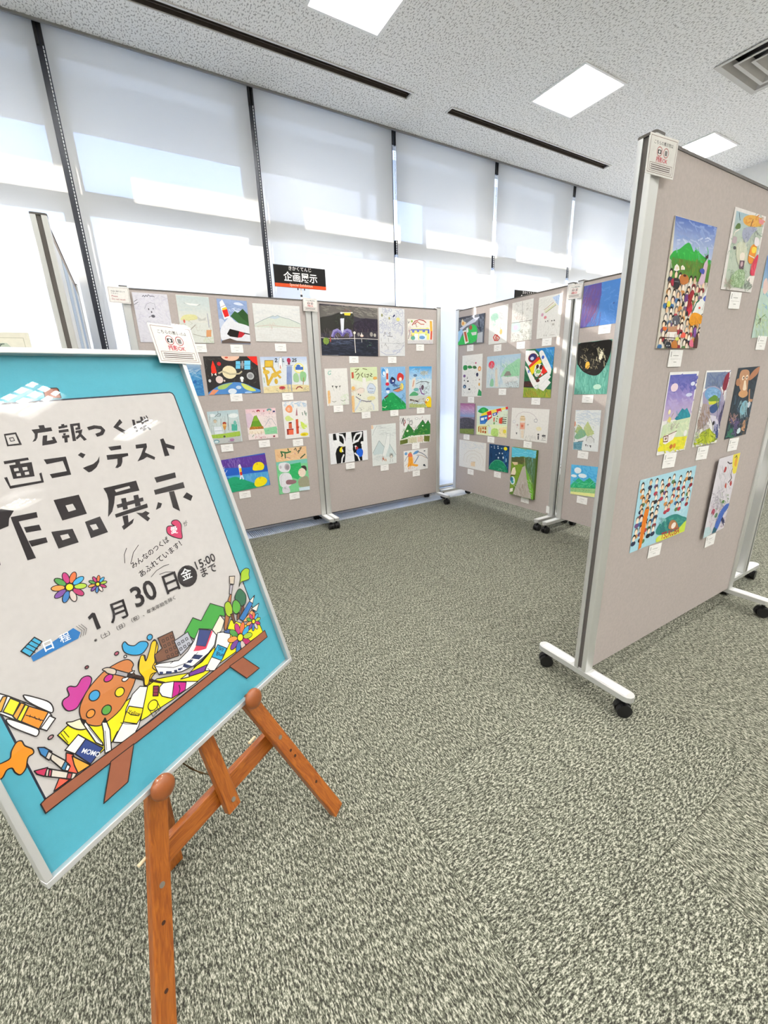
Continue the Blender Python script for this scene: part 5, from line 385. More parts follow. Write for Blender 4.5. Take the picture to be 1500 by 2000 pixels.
POSTER=json.loads(r'''[["canvas",-5634,1184,-544,7624],
["po","9a5b46",[-3180,7847,-2948,7845,-2931,7820,-2942,7666,-2968,7656,-3190,7667,-3200,7684]],
["p","1c1418",[-3495,7199,-3405,7197,-3410,7125,-3497,7126]],
["p","1c1418",[-3624,7139,-3311,7142,-3314,7073,-3551,7067,-3584,6992,-3632,6937,-3689,6926,-3630,6986,-3604,7057]],
["p","1c1418",[-3493,7010,-3421,7010,-3465,6910,-3367,6915,-3373,6959,-3324,6970,-3315,6855,-3384,6841,-3566,6838,-3542,6902]],
["p","1c1418",[-3191,7139,-3035,7150,-3044,7107,-3201,7094]],
["p","1c1418",[-3131,7175,-3078,7174,-3094,7100,-3144,7099]],
["p","1c1418",[-3212,7072,-3044,7075,-3054,7024,-3224,7022]],
["p","1c1418",[-3161,7005,-3115,7004,-3133,6967,-3171,6968]],
["p","1c1418",[-3195,6966,-3071,6963,-3082,6915,-3207,6916]],
["p","1c1418",[-3176,6916,-3119,6918,-3145,6832,-3200,6831]],
["p","1c1418",[-2983,7160,-2806,7162,-2838,7040,-2929,7036,-2918,7077,-2871,7084,-2865,7118,-2938,7114,-2997,6835,-3057,6837]],
["p","1c1418",[-2940,7019,-2805,7035,-2856,6948,-2801,6831,-2859,6813,-2895,6900,-2980,6854,-2981,6894,-2901,6954,-2905,6982,-2951,6978]],
["p","1c1418",[-2021,7147,-1993,7071,-2109,6999,-1981,6879,-2049,6836,-2216,6998]],
["p","1c1418",[-4203,6677,-3850,6674,-3852,6630,-4208,6626]],
["p","1c1418",[-4153,6595,-3826,6587,-3874,6337,-4181,6361]],
["p","1c1418",[-4048,6669,-3979,6667,-4000,6557,-4069,6560]],
["p","1c1418",[-4293,6412,-4249,6413,-4257,6260,-3809,6240,-3793,6368,-3753,6379,-3781,6200,-4280,6213]],
["p","1c1418",[-3637,6594,-3277,6580,-3315,6236,-3635,6241,-3644,6321,-3362,6316,-3355,6511,-3624,6502]],
["p","1c1418",[-3001,6607,-2934,6554,-3008,6492,-3071,6567]],
["p","1c1418",[-2700,6476,-2749,6366,-2838,6273,-2952,6215,-3010,6209,-3079,6312,-3009,6329,-2873,6350,-2775,6399]],
["p","1c1418",[-2471,6623,-2212,6613,-2230,6538,-2448,6542]],
["p","1c1418",[-2565,6470,-2131,6432,-2145,6375,-2276,6365,-2312,6276,-2371,6201,-2454,6175,-2498,6190,-2427,6256,-2386,6358,-2584,6374]],
["p","1c1418",[-1908,6571,-1658,6565,-1674,6485,-1766,6379,-1580,6235,-1619,6180,-1760,6277,-1854,6243,-2004,6222,-1878,6339,-1763,6479,-1926,6490]],
["p","1c1418",[-1311,6597,-1220,6608,-1212,6485,-1016,6387,-1058,6313,-1229,6392,-1230,6206,-1353,6207]],
["p","1c1418",[-4521,5928,-4361,5849,-4467,5743,-4519,5627,-4658,5604,-4776,5576,-4734,5691,-4647,5732]],
["p","1c1418",[-4442,5759,-4073,5734,-4089,5637,-4365,5655,-4361,4983,-4484,4990,-4449,5688]],
["p","1c1418",[-4335,5539,-4115,5512,-4117,5411,-4336,5440]],
["p","1c1418",[-4359,5298,-4101,5269,-4108,5176,-4350,5187]],
["p","1c1418",[-3757,5860,-3333,5846,-3334,5463,-3761,5469]],
["p","1c1418",[-3995,5333,-3662,5274,-3660,5002,-3999,5010]],
["p","1c1418",[-3424,5328,-3138,5344,-3113,5007,-3440,5001]],
["p","1c1418",[-2872,5851,-2190,5841,-2202,5623,-2721,5647,-2791,5507,-2889,5364,-3002,5285,-2873,5590,-2854,5727]],
["p","1c1418",[-2628,5562,-2530,5555,-2578,5325,-2677,5332]],
["p","1c1418",[-2366,5556,-2263,5549,-2297,5315,-2417,5321]],
["p","1c1418",[-2759,5469,-2188,5466,-2204,5388,-2765,5398]],
["p","1c1418",[-2861,5297,-2154,5318,-2169,5229,-2867,5226]],
["p","1c1418",[-2739,5214,-2626,5207,-2672,5058,-2536,5102,-2600,5018,-2819,4945,-2830,5023,-2769,5046]],
["p","1c1418",[-2450,5201,-2331,5157,-2245,5176,-2177,5108,-2256,5071,-2214,4995,-2289,4952]],
["p","1c1418",[-1780,5809,-1254,5808,-1276,5688,-1774,5688]],
["p","1c1418",[-1897,5550,-1144,5546,-1157,5409,-1908,5444]],
["p","1c1418",[-1577,5423,-1447,5410,-1489,4928,-1623,5062]],
["p","1c1418",[-1911,5277,-1833,5222,-1899,5147,-2023,5128]],
["p","1c1418",[-1155,5298,-1036,5173,-1136,5076,-1294,5212]],
["p","1c1418",[-4036,7120,-3859,7125,-3855,6905,-4065,6911]],
["p","1c1418",[-4832,5326,-4792,5286,-4834,5064,-4864,5041,-4891,5113]],
["l","1c1418",66,[-2691,7033,-2572,7050,-2463,7022,-2432,6965,-2490,6906,-2589,6887]],
["l","1c1418",57,[-1748,7086,-1771,6940,-1756,6854]],
["l","1c1418",52,[-1684,7030,-1420,7048]],
["l","1c1418",56,[-1548,7129,-1573,6914]],
["l","1c1418",41,[-1542,6885,-1602,6857,-1654,6888,-1620,6932,-1521,6937,-1448,6851]],
["l","1c1418",28,[-1483,7131,-1470,7084]],
["l","1c1418",28,[-1424,7149,-1412,7099]],
["p","cac5c2",[-4113,6531,-4050,6529,-4058,6478,-4122,6480]],
["p","cac5c2",[-3993,6524,-3923,6521,-3932,6469,-3998,6471]],
["p","cac5c2",[-4111,6441,-4051,6437,-4058,6390,-4118,6394]],
["p","cac5c2",[-3990,6438,-3928,6436,-3938,6386,-3999,6388]],
["p","cac5c2",[-3616,5714,-3493,5711,-3480,5592,-3612,5587]],
["p","cac5c2",[-3892,5225,-3768,5211,-3760,5130,-3890,5131]],
["p","cac5c2",[-3371,5241,-3261,5230,-3250,5128,-3351,5130]],
["p","cac5c2",[-2679,5766,-2371,5767,-2369,5719,-2673,5712]],
["p","cac5c2",[-4023,7089,-3884,7095,-3888,6934,-4037,6935]],
["p","1c1418",[-3992,7047,-3928,7051,-3925,6984,-3993,6980]],
["p","cac5c2",[-3982,7033,-3938,7036,-3937,6995,-3981,6993]],
["bo","c4305f",[-1722,4618,-1809,4681,-1915,4702,-1965,4639,-1965,4542,-1857,4426,-1696,4339,-1636,4504,-1587,4654,-1642,4765,-1752,4783,-1800,4727]],
["t","愛","ffffff",-1899,4517,-1737,4481,8,null],
["l","1c1418",11,[-2907,4583,-2998,4479,-3052,4315]],
["l","1c1418",11,[-2662,4555,-2816,4449,-2953,4256]],
["t","が","1c1418",-1527,4561,-1412,4579,0,null],
["t","みんなのつくば","1c1418",-2941,4135,-1987,4384,5,null],
["t","あふれています！","1c1418",-2857,3902,-1749,4188,5,null],
["l","1c1418",11,[-2673,3830,-2514,3907,-2332,3932,-2209,3918]],
["l","1c1418",11,[-2488,3804,-2342,3792,-2185,3726]],
["fl",-4092,4297,282,0],
["fl",-3654,4143,169,1],
["p","1c1418",[-4030,3650,-3934,3695,-3894,3665,-3904,3360,-3976,3359,-3962,3611,-4014,3592]],
["t","月","1c1418",-3716,3326,-3375,3294,10,null],
["t","30","1c1418",-3179,3371,-2680,3374,12,1.1],
["t","日","1c1418",-2498,3329,-2169,3307,10,null],
["e","1c1418",-1907,3492,246,246,0],
["t","金","ffffff",-2056,3437,-1789,3421,4,null],
["t","15:00","1c1418",-1629,3521,-1067,3519,6,null],
["t","まで","1c1418",-1577,3298,-1133,3279,8,null],
["t","※（土）（日）（祝）、年末年始を除く","1c1418",-4094,3149,-2362,3146,3,null],
["p","2070b4",[-5005,3478,-4303,3592,-4230,3460,-4298,3379,-5005,3382]],
["t","日","ffffff",-4805,3433,-4672,3424,8,null],
["t","程","ffffff",-4560,3436,-4399,3427,5,null],
["po","3fa6cf",[-5087,3633,-4853,3746,-4786,3622,-5014,3484]],
["l","1c1418",14,[-5020,3662,-4932,3507]],
["l","1c1418",14,[-4967,3692,-4881,3539]],
["l","1c1418",15,[-4908,3715,-4828,3573]],
["l","1c1418",7,[-4250,3597,-4197,3478,-4262,3379]],
["l","1c1418",7,[-4211,3595,-4158,3473,-4221,3378]],
["l","1c1418",7,[-4171,3593,-4118,3469,-4180,3377]],
["po","f2e61c",[-5145,2048,-4968,2094,-4595,1843,-4199,1842,-3766,1840,-3441,1897,-3471,1408,-4363,1431,-4508,1322,-4755,1291,-4984,1507,-5081,1798]],
["po","e8604a",[-5147,1694,-5075,1592,-5099,1279,-5156,1245,-5503,1258,-5370,1394,-5261,1417]],
["po","f0a83c",[-5097,1580,-4930,1227,-5128,1251,-5125,1417]],
["bo","ef8f1f",[-5961,2192,-5870,2183,-5776,2173,-5722,2263,-5629,2340,-5567,2314,-5559,2215,-5499,2097,-5511,2024,-5589,2015,-5668,1884,-5755,1846,-5796,1928,-5805,2019,-5868,2039,-5946,1977,-6030,2003]],
["po","f5f3f0",[-5619,3204,-5545,3182,-5471,3079,-5114,2497,-5101,2401,-5292,2299,-5339,2340,-5649,2897,-5693,3001]],
["po","f0a648",[-5637,3004,-5524,3106,-5478,3079,-5620,2902,-5664,2968]],
["po","f2e22c",[-5455,3027,-5375,2890,-5521,2750,-5604,2889]],
["po","efa03c",[-5367,2871,-5334,2820,-5508,2649,-5526,2745]],
["po","f2e22c",[-5331,2808,-5304,2760,-5471,2591,-5505,2657]],
["po","ef8f28",[-5302,2754,-5117,2489,-5321,2324,-5469,2596]],
["l","1c1418",14,[-5384,2647,-5344,2593,-5306,2530,-5268,2467,-5226,2411]],
["l","1c1418",10,[-5335,2616,-5355,2582]],
["l","1c1418",10,[-5297,2554,-5297,2492]],
["l","1c1418",10,[-5259,2491,-5259,2428]],
["bo","f5f3f0",[-5307,2952,-5253,2916,-5068,2661,-5039,2521,-5077,2445,-5144,2543,-5279,2807]],
["bo","f5f3f0",[-5616,2741,-5562,2715,-5388,2434,-5327,2308,-5383,2242,-5443,2327,-5591,2599]],
["po","f5f3f0",[-5301,2317,-5126,2422,-5073,2324,-5126,2294,-5242,2223]],
["bo","c43a96",[-4912,2462,-4867,2534,-4775,2549,-4761,2669,-4707,2683,-4624,2621,-4504,2698,-4402,2673,-4377,2583,-4471,2472,-4638,2353,-4759,2272,-4882,2317]],
["bo","2f9fd4",[-3700,2848,-3630,2887,-3592,2791,-3499,2718,-3380,2728,-3268,2658,-3269,2570,-3431,2491,-3587,2557,-3707,2697]],
["eo","3a9fd0",-3173,2703,57,57,0],
["eo","b0506a",-3843,2766,40,32,0],
["eo","8a4a50",-4368,2828,29,26,0],
["eo","b58a90",-5236,2090,40,28,0],
["eo","f5f3f0",-3728,2623,25,25,0],
["bo","c87c44",[-4751,2154,-4678,2296,-4485,2460,-4188,2582,-3979,2598,-3797,2579,-3690,2523,-3652,2395,-3717,2319,-3710,2143,-3870,1969,-4166,1767,-4486,1727,-4633,1795,-4749,1973]],
["eo","c4208a",-4132,2431,82,61,0],
["eo","3a9ad0",-4445,2289,90,90,0],
["eo","f0d428",-4061,2071,84,84,0],
["eo","e8913a",-4609,2038,70,70,0],
["eo","5aa046",-4370,1921,84,84,0],
["bo","f5f3f0",[-3947,2232,-3921,2272,-3855,2249,-3783,2293,-3681,2269,-3764,2231,-3890,2190]],
["po","2a1a18",[-3808,2311,-3441,1897,-3461,1849,-3845,2246]],
["po","a8a4a8",[-3961,2487,-3801,2301,-3847,2242,-4017,2425]],
["bo","cfc0ae",[-4165,2640,-4074,2617,-3968,2496,-4017,2425,-4113,2518,-4138,2582]],
["bo","f2c41c",[-3632,1888,-3595,2035,-3611,2220,-3557,2379,-3447,2452,-3396,2417,-3423,2311,-3285,2444,-3181,2577,-3098,2601,-3098,2423,-3255,2222,-3264,2024,-3441,1948,-3560,1834]],
["po","f5f3f0",[-3706,1931,-3581,1830,-3638,1616,-3812,1504,-4001,1263,-4188,1130,-4388,1213,-4490,1317,-4443,1358,-4168,1552,-4086,1702,-3883,1882]],
["po","f2dc1c",[-4018,1720,-3803,1497,-3939,1360,-4023,1319,-4212,1522,-4146,1606]],
["l","1c1418",16,[-4080,1637,-4050,1551,-3933,1429]],
["t","Yellow","1c1418",-4091,1609,-3918,1412,8,null],
["eo","f2e61c",-3620,1400,114,114,0],
["l","1c1418",12,[-4256,1542,-4185,1457,-4019,1303]],
["bo","efe8c8",[-4971,2151,-4893,2107,-4770,2059,-4749,1973,-4741,1853,-4836,1890,-4929,2016]],
["l","1c1418",10,[-5051,2056,-5025,1901]],
["l","1c1418",10,[-5098,2043,-5069,1831]],
["po","f5f3f0",[-4774,2073,-4729,1979,-4639,1440,-4648,1378,-4723,1517,-4776,1996]],
["p","1c1418",[-4776,2080,-4705,1982,-4769,1923]],
["l","1c1418",9,[-4727,1841,-4660,1459]],
["po","f5f3f0",[-4523,1758,-4444,1808,-4454,1558,-4564,1206,-4671,1235,-4549,1617]],
["p","1c1418",[-4505,1754,-4451,1825,-4439,1698]],
["l","1c1418",10,[-4527,1598,-4629,1267]],
["po","f5f3f0",[-5148,1749,-4898,1844,-4830,1694,-5052,1582]],
["po","2f4484",[-5052,1582,-4830,1694,-4666,1348,-4924,1244]],
["t","MOMO","ffffff",-4972,1529,-4783,1259,10,null],
["po","d9cfc2",[-5323,1859,-5200,1578,-5280,1457,-5362,1756]],
["po","3f7fb8",[-5436,2070,-5364,2004,-5305,1864,-5403,1816,-5443,1939]],
["po","cfc6c0",[-5412,1835,-5338,1905,-5309,1834,-5383,1765]],
["po","3f7fa8",[-5301,1511,-5206,1584,-5181,1472,-5268,1423]],
["po","f5f3f0",[-5268,1445,-5200,1512,-5181,1449,-5234,1401]],
["po","e0d6c9",[-5456,1675,-5149,1265,-5220,1215,-5512,1570]],
["po","c22f5a",[-5601,1765,-5440,1677,-5523,1581,-5590,1691]],
["po","b0405a",[-5434,1631,-5407,1595,-5458,1504,-5484,1541]],
["po","b04a4f",[-5243,1377,-5197,1320,-5250,1250,-5297,1302]],
["po","f2e61c",[-3366,1854,-2702,1525,-1606,1738,-1281,2022,-949,1685,-528,1467,-517,1201,-1978,1259,-2604,1244,-3231,1256,-3687,1302,-3801,1299,-3944,1323,-3577,1842]],
["po","3f9e3c",[-2471,2377,-2166,2578,-2011,2410,-1636,2655,-1344,2393,-1395,2171,-1513,2266,-1834,2070,-2329,2135]],
["po","efe6d4",[-1834,2070,-1511,2270,-1448,2090,-1622,1915,-1784,1904]],
["po","77503c",[-3038,2598,-2706,2558,-2749,2096,-2786,2007,-3245,2145,-3232,2317,-3037,2359]],
["l","1c1418",11,[-2977,2515,-2932,2507,-2936,2450,-2981,2459,-2977,2515]],
["l","1c1418",11,[-2988,2395,-2943,2386,-2947,2330,-2992,2339,-2988,2395]],
["l","1c1418",11,[-2999,2275,-2954,2265,-2959,2209,-3004,2219,-2999,2275]],
["l","1c1418",11,[-3011,2155,-2966,2144,-2970,2087,-3015,2098,-3011,2155]],
["l","1c1418",11,[-2883,2506,-2837,2497,-2841,2440,-2887,2449,-2883,2506]],
["l","1c1418",11,[-2894,2385,-2849,2376,-2853,2319,-2899,2328,-2894,2385]],
["l","1c1418",11,[-2906,2263,-2860,2254,-2864,2196,-2910,2207,-2906,2263]],
["l","1c1418",11,[-2917,2142,-2871,2131,-2875,2074,-2921,2085,-2917,2142]],
["l","1c1418",11,[-2788,2496,-2741,2487,-2745,2430,-2792,2439,-2788,2496]],
["l","1c1418",11,[-2799,2374,-2753,2365,-2757,2307,-2803,2317,-2799,2374]],
["l","1c1418",11,[-2810,2252,-2764,2242,-2768,2184,-2814,2194,-2810,2252]],
["l","1c1418",11,[-2822,2129,-2775,2118,-2779,2060,-2826,2071,-2822,2129]],
["po","b4b6c2",[-2750,2348,-2398,2358,-2378,2087,-2742,1990]],
["l","1c1418",14,[-2703,2263,-2658,2260,-2655,2207,-2705,2211,-2703,2263]],
["l","1c1418",14,[-2705,2138,-2659,2134,-2656,2080,-2706,2085,-2705,2138]],
["l","1c1418",14,[-2605,2262,-2559,2258,-2555,2205,-2606,2209,-2605,2262]],
["l","1c1418",14,[-2606,2135,-2560,2131,-2556,2077,-2608,2082,-2606,2135]],
["l","1c1418",14,[-2505,2260,-2458,2256,-2454,2203,-2506,2207,-2505,2260]],
["l","1c1418",14,[-2506,2132,-2459,2128,-2455,2074,-2507,2079,-2506,2132]],
["po","f2f1f3",[-3310,2129,-3213,2110,-2824,1918,-2563,1974,-2347,2094,-2128,2274,-1853,2095,-1784,1904,-1927,1720,-2142,1643,-2558,1606,-2856,1661,-3299,1903]],
["po","34427c",[-2121,2256,-1862,2074,-2140,1816,-2339,1971]],
["p","d83a5c",[-2339,1971,-2140,1816,-1867,2063,-1836,2031,-2146,1767,-2322,1828,-2446,1897]],
["p","2f3a62",[-2451,1821,-2273,1677,-2397,1654,-2550,1783]],
["p","2f3a62",[-2630,1786,-2516,1735,-2599,1700,-2678,1767]],
["p","2f3a62",[-2738,1783,-2594,1618,-2715,1651,-2794,1745]],
["p","2f3a62",[-2900,1769,-2790,1722,-2863,1704,-2915,1733]],
["p","2f3a62",[-2991,1795,-2928,1763,-2943,1698,-3002,1727]],
["p","2f3a62",[-3142,1877,-3038,1803,-3068,1761,-3171,1836]],
["p","2f3a62",[-3266,1953,-3202,1907,-3222,1860,-3291,1910]],
["l","1c1418",11,[-3309,2104,-2980,1850,-2658,1753,-2357,1812]],
["l","1c1418",33,[-2571,1576,-2349,1568,-2045,1660]],
["l","1c1418",13,[-3006,1967,-2893,1966]],
["p","3a2620",[-3740,2243,-3521,1979,-3244,1691,-3297,1680,-3617,2014,-3758,2199]],
["bo","f2c41c",[-3621,1898,-3586,2038,-3617,2202,-3558,2348,-3479,2459,-3420,2443,-3427,2317,-3292,2453,-3193,2580,-3118,2592,-3101,2521,-3232,2317,-3270,2198,-3361,2117,-3312,1985,-3442,2006,-3554,1872]],
["po","7a3f9e",[-2712,1533,-2265,1430,-2395,1333,-2732,1456]],
["po","f0e9e0",[-2936,1534,-2737,1537,-2746,1453]],
["po","8a2f4a",[-3482,1770,-3393,1704,-3476,1534,-3565,1597]],
["l","1c1418",10,[-3505,1715,-3422,1652]],
["l","1c1418",10,[-3533,1659,-3450,1595]],
["po","f5f3f0",[-3383,1672,-3289,1699,-3090,1590,-2608,1234,-2926,1250,-3251,1297,-3408,1470,-3427,1583]],
["po","c4208a",[-3083,1577,-2851,1395,-2936,1258,-3251,1297]],
["l","1c1418",20,[-3013,1444,-3026,1352,-3096,1278]],
["eo","f2e61c",-3633,1432,100,100,0],
["l","1c1418",12,[-3724,1404,-3717,1229,-3528,1269,-3534,1421]],
["l","1c1418",10,[-3643,1326,-3635,1234]],
["l","1c1418",11,[-3581,1337,-3569,1241]],
["po","f5f3f0",[-1741,1932,-1556,1847,-1435,1717,-1538,1527,-1858,1316,-2161,1194,-2364,1337,-2315,1383,-1984,1593]],
["po","2fa6d4",[-1846,1682,-1663,1466,-1902,1290,-2100,1520]],
["po","3a5a9a",[-1514,1906,-1369,1790,-1427,1712,-1582,1841]],
["t","Sky","1c1418",-1912,1532,-1772,1439,6,null],
["t","Blue","1c1418",-1986,1485,-1829,1346,6,null],
["l","1c1418",12,[-2288,1343,-2252,1258]],
["po","a8683c",[-1201,2456,-1038,2595,-1007,2566,-1310,2067,-1508,1846,-1540,1921,-1395,2171]],
["po","b4aeb8",[-1065,2609,-953,2806,-877,2763,-1016,2570]],
["po","d2c4b2",[-887,3005,-734,2942,-841,2766,-948,2832]],
["bo","2f6a4a",[-934,2485,-786,2582,-694,2550,-622,2353,-699,2188,-814,2134,-906,2242,-962,2386]],
["po","7a4a35",[-878,2111,-778,2173,-812,2060,-1005,1950]],
["bo","a8c42a",[-1308,2402,-1246,2466,-1156,2446,-1121,2300,-1169,2157,-1266,2092,-1349,2201]],
["bo","5aa83c",[-1107,2293,-1028,2392,-934,2371,-878,2226,-942,2088,-1089,2069,-1140,2183]],
["po","6a3f2c",[-1243,2142,-1152,2119,-1191,1884,-1241,1885]],
["po","7a4a35",[-1067,2042,-977,2049,-1054,1920,-1129,1906]],
["bo","a4c82a",[-720,2649,-595,2805,-515,2941,-351,2982,-245,2905,-311,2788,-340,2684,-484,2694,-619,2715]],
["po","2f74b8",[-1054,1920,-584,2157,-502,2054,-960,1778]],
["po","efe6dc",[-584,2157,-369,2217,-513,2054]],
["p","1c1418",[-426,2193,-351,2214,-412,2141]],
["po","f0a868",[-988,1795,-624,1912,-541,1807,-889,1737]],
["po","efe6dc",[-607,1948,-317,1955,-485,1805]],
["fl",-1213,1480,380,0],
["fl",-683,1624,244,1],
["po","9a5b42",[-5633,1250,-3736,1184,-448,1221,-444,1018,-3810,1004,-5712,1042,-5714,1229]],
["po","9a5b42",[-4651,1038,-4209,1025,-4549,476,-5003,470]],
["po","9a5b42",[-1774,1039,-1347,1014,-1012,456,-1455,473]]]''')
# ================================================================== rolling display boards
def post_profile(side):
    """plan of an end post, outer face towards -x, with a groove; mirrored for the other end"""
    p = [(.0, -.008), (.006, -.008), (.006, .008), (.0, .008), (.0, .0205), (.0025, .0245), (.008, .026), (.043, .026), (.045, .024), (.045, -.024), (.043, -.026), (.008, -.026), (.0025, -.0245), (.0, -.0205)]
    return [(x * side, y) for x, y in p]
CAST = {}
def caster_mesh():
    if 'm' not in CAST:
        m = MB()
        for y in (-.013, .013): m.cyl((0, y - .008, .026), (0, y + .008, .026), .026, 20)
        m.cyl((0, -.006, .026), (0, .006, .026), .02, 12)
        pr = [(.029 * math.cos(a), .029 * math.sin(a)) for a in [math.pi * (.12 + .76 * i / 8) for i in range(9)]]
        q = [(x * .8, z * .8) for x, z in pr[::-1]]
        n = len(pr); vs = []; ring = pr + q
        for y in (-.005, .005): vs += [(x, y, z + .027) for x, z in ring]
        k = len(ring); fs = [(i, (i + 1) % k, k + (i + 1) % k, k + i) for i in range(k)] + [(i, i + 1, k - 2 - i, k - 1 - i) for i in range(n - 1)] + [(k + i, k + k - 1 - i, k + k - 2 - i, k + i + 1) for i in range(n - 1)]
        m.add(vs, fs); m.cyl((0, 0, .05), (0, 0, .075), .008, 10)
        me = m.mesh('caster'); me.materials.append(BLACK); CAST['m'] = me
    return CAST['m']
def board(lab, x, y, rz, W=1.245, sticker=False):
    r = tag(empty('display_board', (x, y, 0), rz), lab, 'display board', 'grey rolling display boards'); hw = W / 2
    MB().box(-hw + .044, -.019, .096, hw - .044, .019, 1.786).build('panel', FABRIC, r)
    MB().box(-hw + .044, -.021, 1.784, hw - .044, .021, 1.792).build('top_rail', GROOVE, r)
    for s in (1, -1):
        po = MB().prism([(-s * hw + x_, y_) for x_, y_ in post_profile(s)], .094, 1.795).build('post', ALU, r, True)
        MB().box(min(-s * hw + s * .0045, -s * hw + s * .006), -.008, .1, max(-s * hw + s * .0045, -s * hw + s * .006), .008, 1.795).build('groove_strip', GROOVE, po)
        MB().prism([(-s * hw + x_ * 1.0, y_) for x_, y_ in post_profile(s) if not (abs(y_) < .01)], 1.795, 1.802).build('end_cap', GROOVE, po)
        fx = -s * (hw - .023); n = 6
        pr = [(fx + .024 * math.cos(math.pi + math.pi * i / n), -.176 + .024 * math.sin(math.pi + math.pi * i / n)) for i in range(n + 1)] + [(fx + .024 * math.cos(math.pi * i / n), .176 + .024 * math.sin(math.pi * i / n)) for i in range(n + 1)]
        f = MB().prism(pr, .072, .093).build('foot', ALUW, r)
        for sy in (-1, 1):
            MB().box(fx - .015, min(sy * .04, sy * .178), .093, fx + .015, max(sy * .04, sy * .178), .0945).build('inlay', WHITE, f)
            c = link('caster', caster_mesh(), f); c.location = (fx, sy * .168, 0); c.rotation_euler = (0, 0, math.pi / 2 + rnd.uniform(-.1, .1) + (.9 if 'nearest' in lab else 0))
    if sticker: MB().box(hw - .06, -.0275, .112, hw - .03, -.0205, .17).build('catch_plate', WHITE, r)
    return r
board('grey display board half hidden by the framed poster, against the window', .7175, 3.31, 0)
board('grey display board with the dark fountain painting, left of the corner gap', 1.9675, 3.31, 0)
board('grey display board with the train drawing, right of the corner gap', 2.84, 2.727, -math.pi / 2, sticker=True)
board('grey display board carrying the black ball painting, partly behind the near board', 2.84, 1.4475, -math.pi / 2)
board('nearest grey display board at right, with the tall crowd painting', 1.955, .811, 0)
board('grey display board seen edge-on at far left above the poster', -.145, 2.75, math.pi / 2, 1.262)
# ================================================================== flat print
class Ink:
    def __init__(s, base, hw, hh, step, z0=0.0, unit=.001): s.v = []; s.f = []; s.c = []; s.hw = hw; s.hh = hh; s.step = step; s.z = z0; s.u = unit; s.off = (0, 0); s.base = lin(base) if base else (.5, .5, .5, 1); s.area = []
    def up(s): s.z += s.step
    def poly(s, pts, col, clip=True):
        q = []
        for x, y in pts:
            x *= s.u; y *= s.u
            if clip: x = max(-s.hw + s.off[0], min(s.hw + s.off[0], x)); y = max(-s.hh + s.off[1], min(s.hh + s.off[1], y))
            if not q or abs(q[-1][0] - x) + abs(q[-1][1] - y) > 1e-6: q.append((x, y))
        if len(q) < 3: return
        o = len(s.v); s.v += [(x, y, s.z) for x, y in q]
        cs = col if isinstance(col, list) else None
        if len(q) <= 4 and cs: tris = [tuple(range(len(q)))]
        else: tris = tessellate_polygon([[Vector((x, y, 0)) for x, y in q]])
        for t in tris:
            a, b, c = (q[t[0]], q[t[1]], q[t[2]])
            if (b[0] - a[0]) * (c[1] - a[1]) - (b[1] - a[1]) * (c[0] - a[0]) < 0: t = t[::-1]
            s.f.append(tuple(i + o for i in t)); s.c += [(cs[i] if cs and i < len(cs) else (cs[0] if cs else col)) for i in t]
    def ell(s, cx, cy, rx, ry, ang, col, n=18):
        a = math.radians(-ang); ca, sa = math.cos(a), math.sin(a)
        s.poly([(cx + rx * math.cos(t) * ca - ry * math.sin(t) * sa, cy + rx * math.cos(t) * sa + ry * math.sin(t) * ca) for t in [2 * math.pi * i / n for i in range(n)]], col)
    def line(s, p, w, col, closed=False):
        m = len(p); hw = w / 2
        for i in range(m if closed else m - 1):
            (x0, y0), (x1, y1) = p[i], p[(i + 1) % m]; d = math.hypot(x1 - x0, y1 - y0)
            if d < 1e-6: continue
            tx, ty = (x1 - x0) / d * hw, (y1 - y0) / d * hw; e = .5
            s.z += 2e-6 * (i % 3)
            s.poly([(x0 - tx * e - ty, y0 - ty * e + tx), (x0 - tx * e + ty, y0 - ty * e - tx), (x1 + tx * e + ty, y1 + ty * e - tx), (x1 + tx * e - ty, y1 + ty * e + tx)], col); s.z -= 2e-6 * (i % 3)
    def under(s, x, y):
        for q, c in reversed(s.area):
            k = False; n = len(q)
            for i in range(n):
                (ax, ay), (bx, by) = q[i], q[i - 1]
                if (ay > y) != (by > y) and x < (bx - ax) * (y - ay) / (by - ay) + ax: k = not k
            if k: return c
        return s.base
    def text(s, txt, x0, y0, x1, y1, col, bold=0, vs=1.0):
        cu = bpy.data.curves.new('t', 'FONT'); cu.body = txt; cu.size = 1.0; cu.fill_mode = 'FRONT'; cu.offset = bold * .0016; cu.resolution_u = 3
        o = bpy.data.objects.new('t', cu); C.objects.link(o); dg = bpy.context.evaluated_depsgraph_get(); dg.update()
        me = bpy.data.meshes.new_from_object(o.evaluated_get(dg)); vv = [v.co.copy() for v in me.vertices]; ff = [tuple(p.vertices) for p in me.polygons]
        bpy.data.objects.remove(o); bpy.data.curves.remove(cu); bpy.data.meshes.remove(me)
        if not vv: return
        ax, bx, ay = min(v.x for v in vv), max(v.x for v in vv), min(v.y for v in vv); d = math.hypot(x1 - x0, y1 - y0); k = d / (bx - ax); ca, sa = (x1 - x0) / d, (y1 - y0) / d
        q = []
        for v in vv:
            X, Y = (v.x - ax) * k, (v.y - ay) * k * (vs or 1); q.append(((x0 + X * ca - Y * sa) * s.u, (y0 + X * sa + Y * ca) * s.u, s.z))
        b = len(s.v); s.v += q
        for f in ff:
            a_, b_, c_ = q[f[0]], q[f[1]], q[f[2]]
            if (b_[0] - a_[0]) * (c_[1] - a_[1]) - (b_[1] - a_[1]) * (c_[0] - a_[0]) < 0: f = f[::-1]
            s.f.append(tuple(i + b for i in f)); s.c += [col] * len(f)
    def mesh(s, name, m):
        me = bpy.data.meshes.new(name); me.from_pydata(s.v, [], s.f); at = me.color_attributes.new('ink', 'FLOAT_COLOR', 'CORNER')
        at.data.foreach_set('color', [x for c in s.c for x in c]); me.materials.append(m); return me
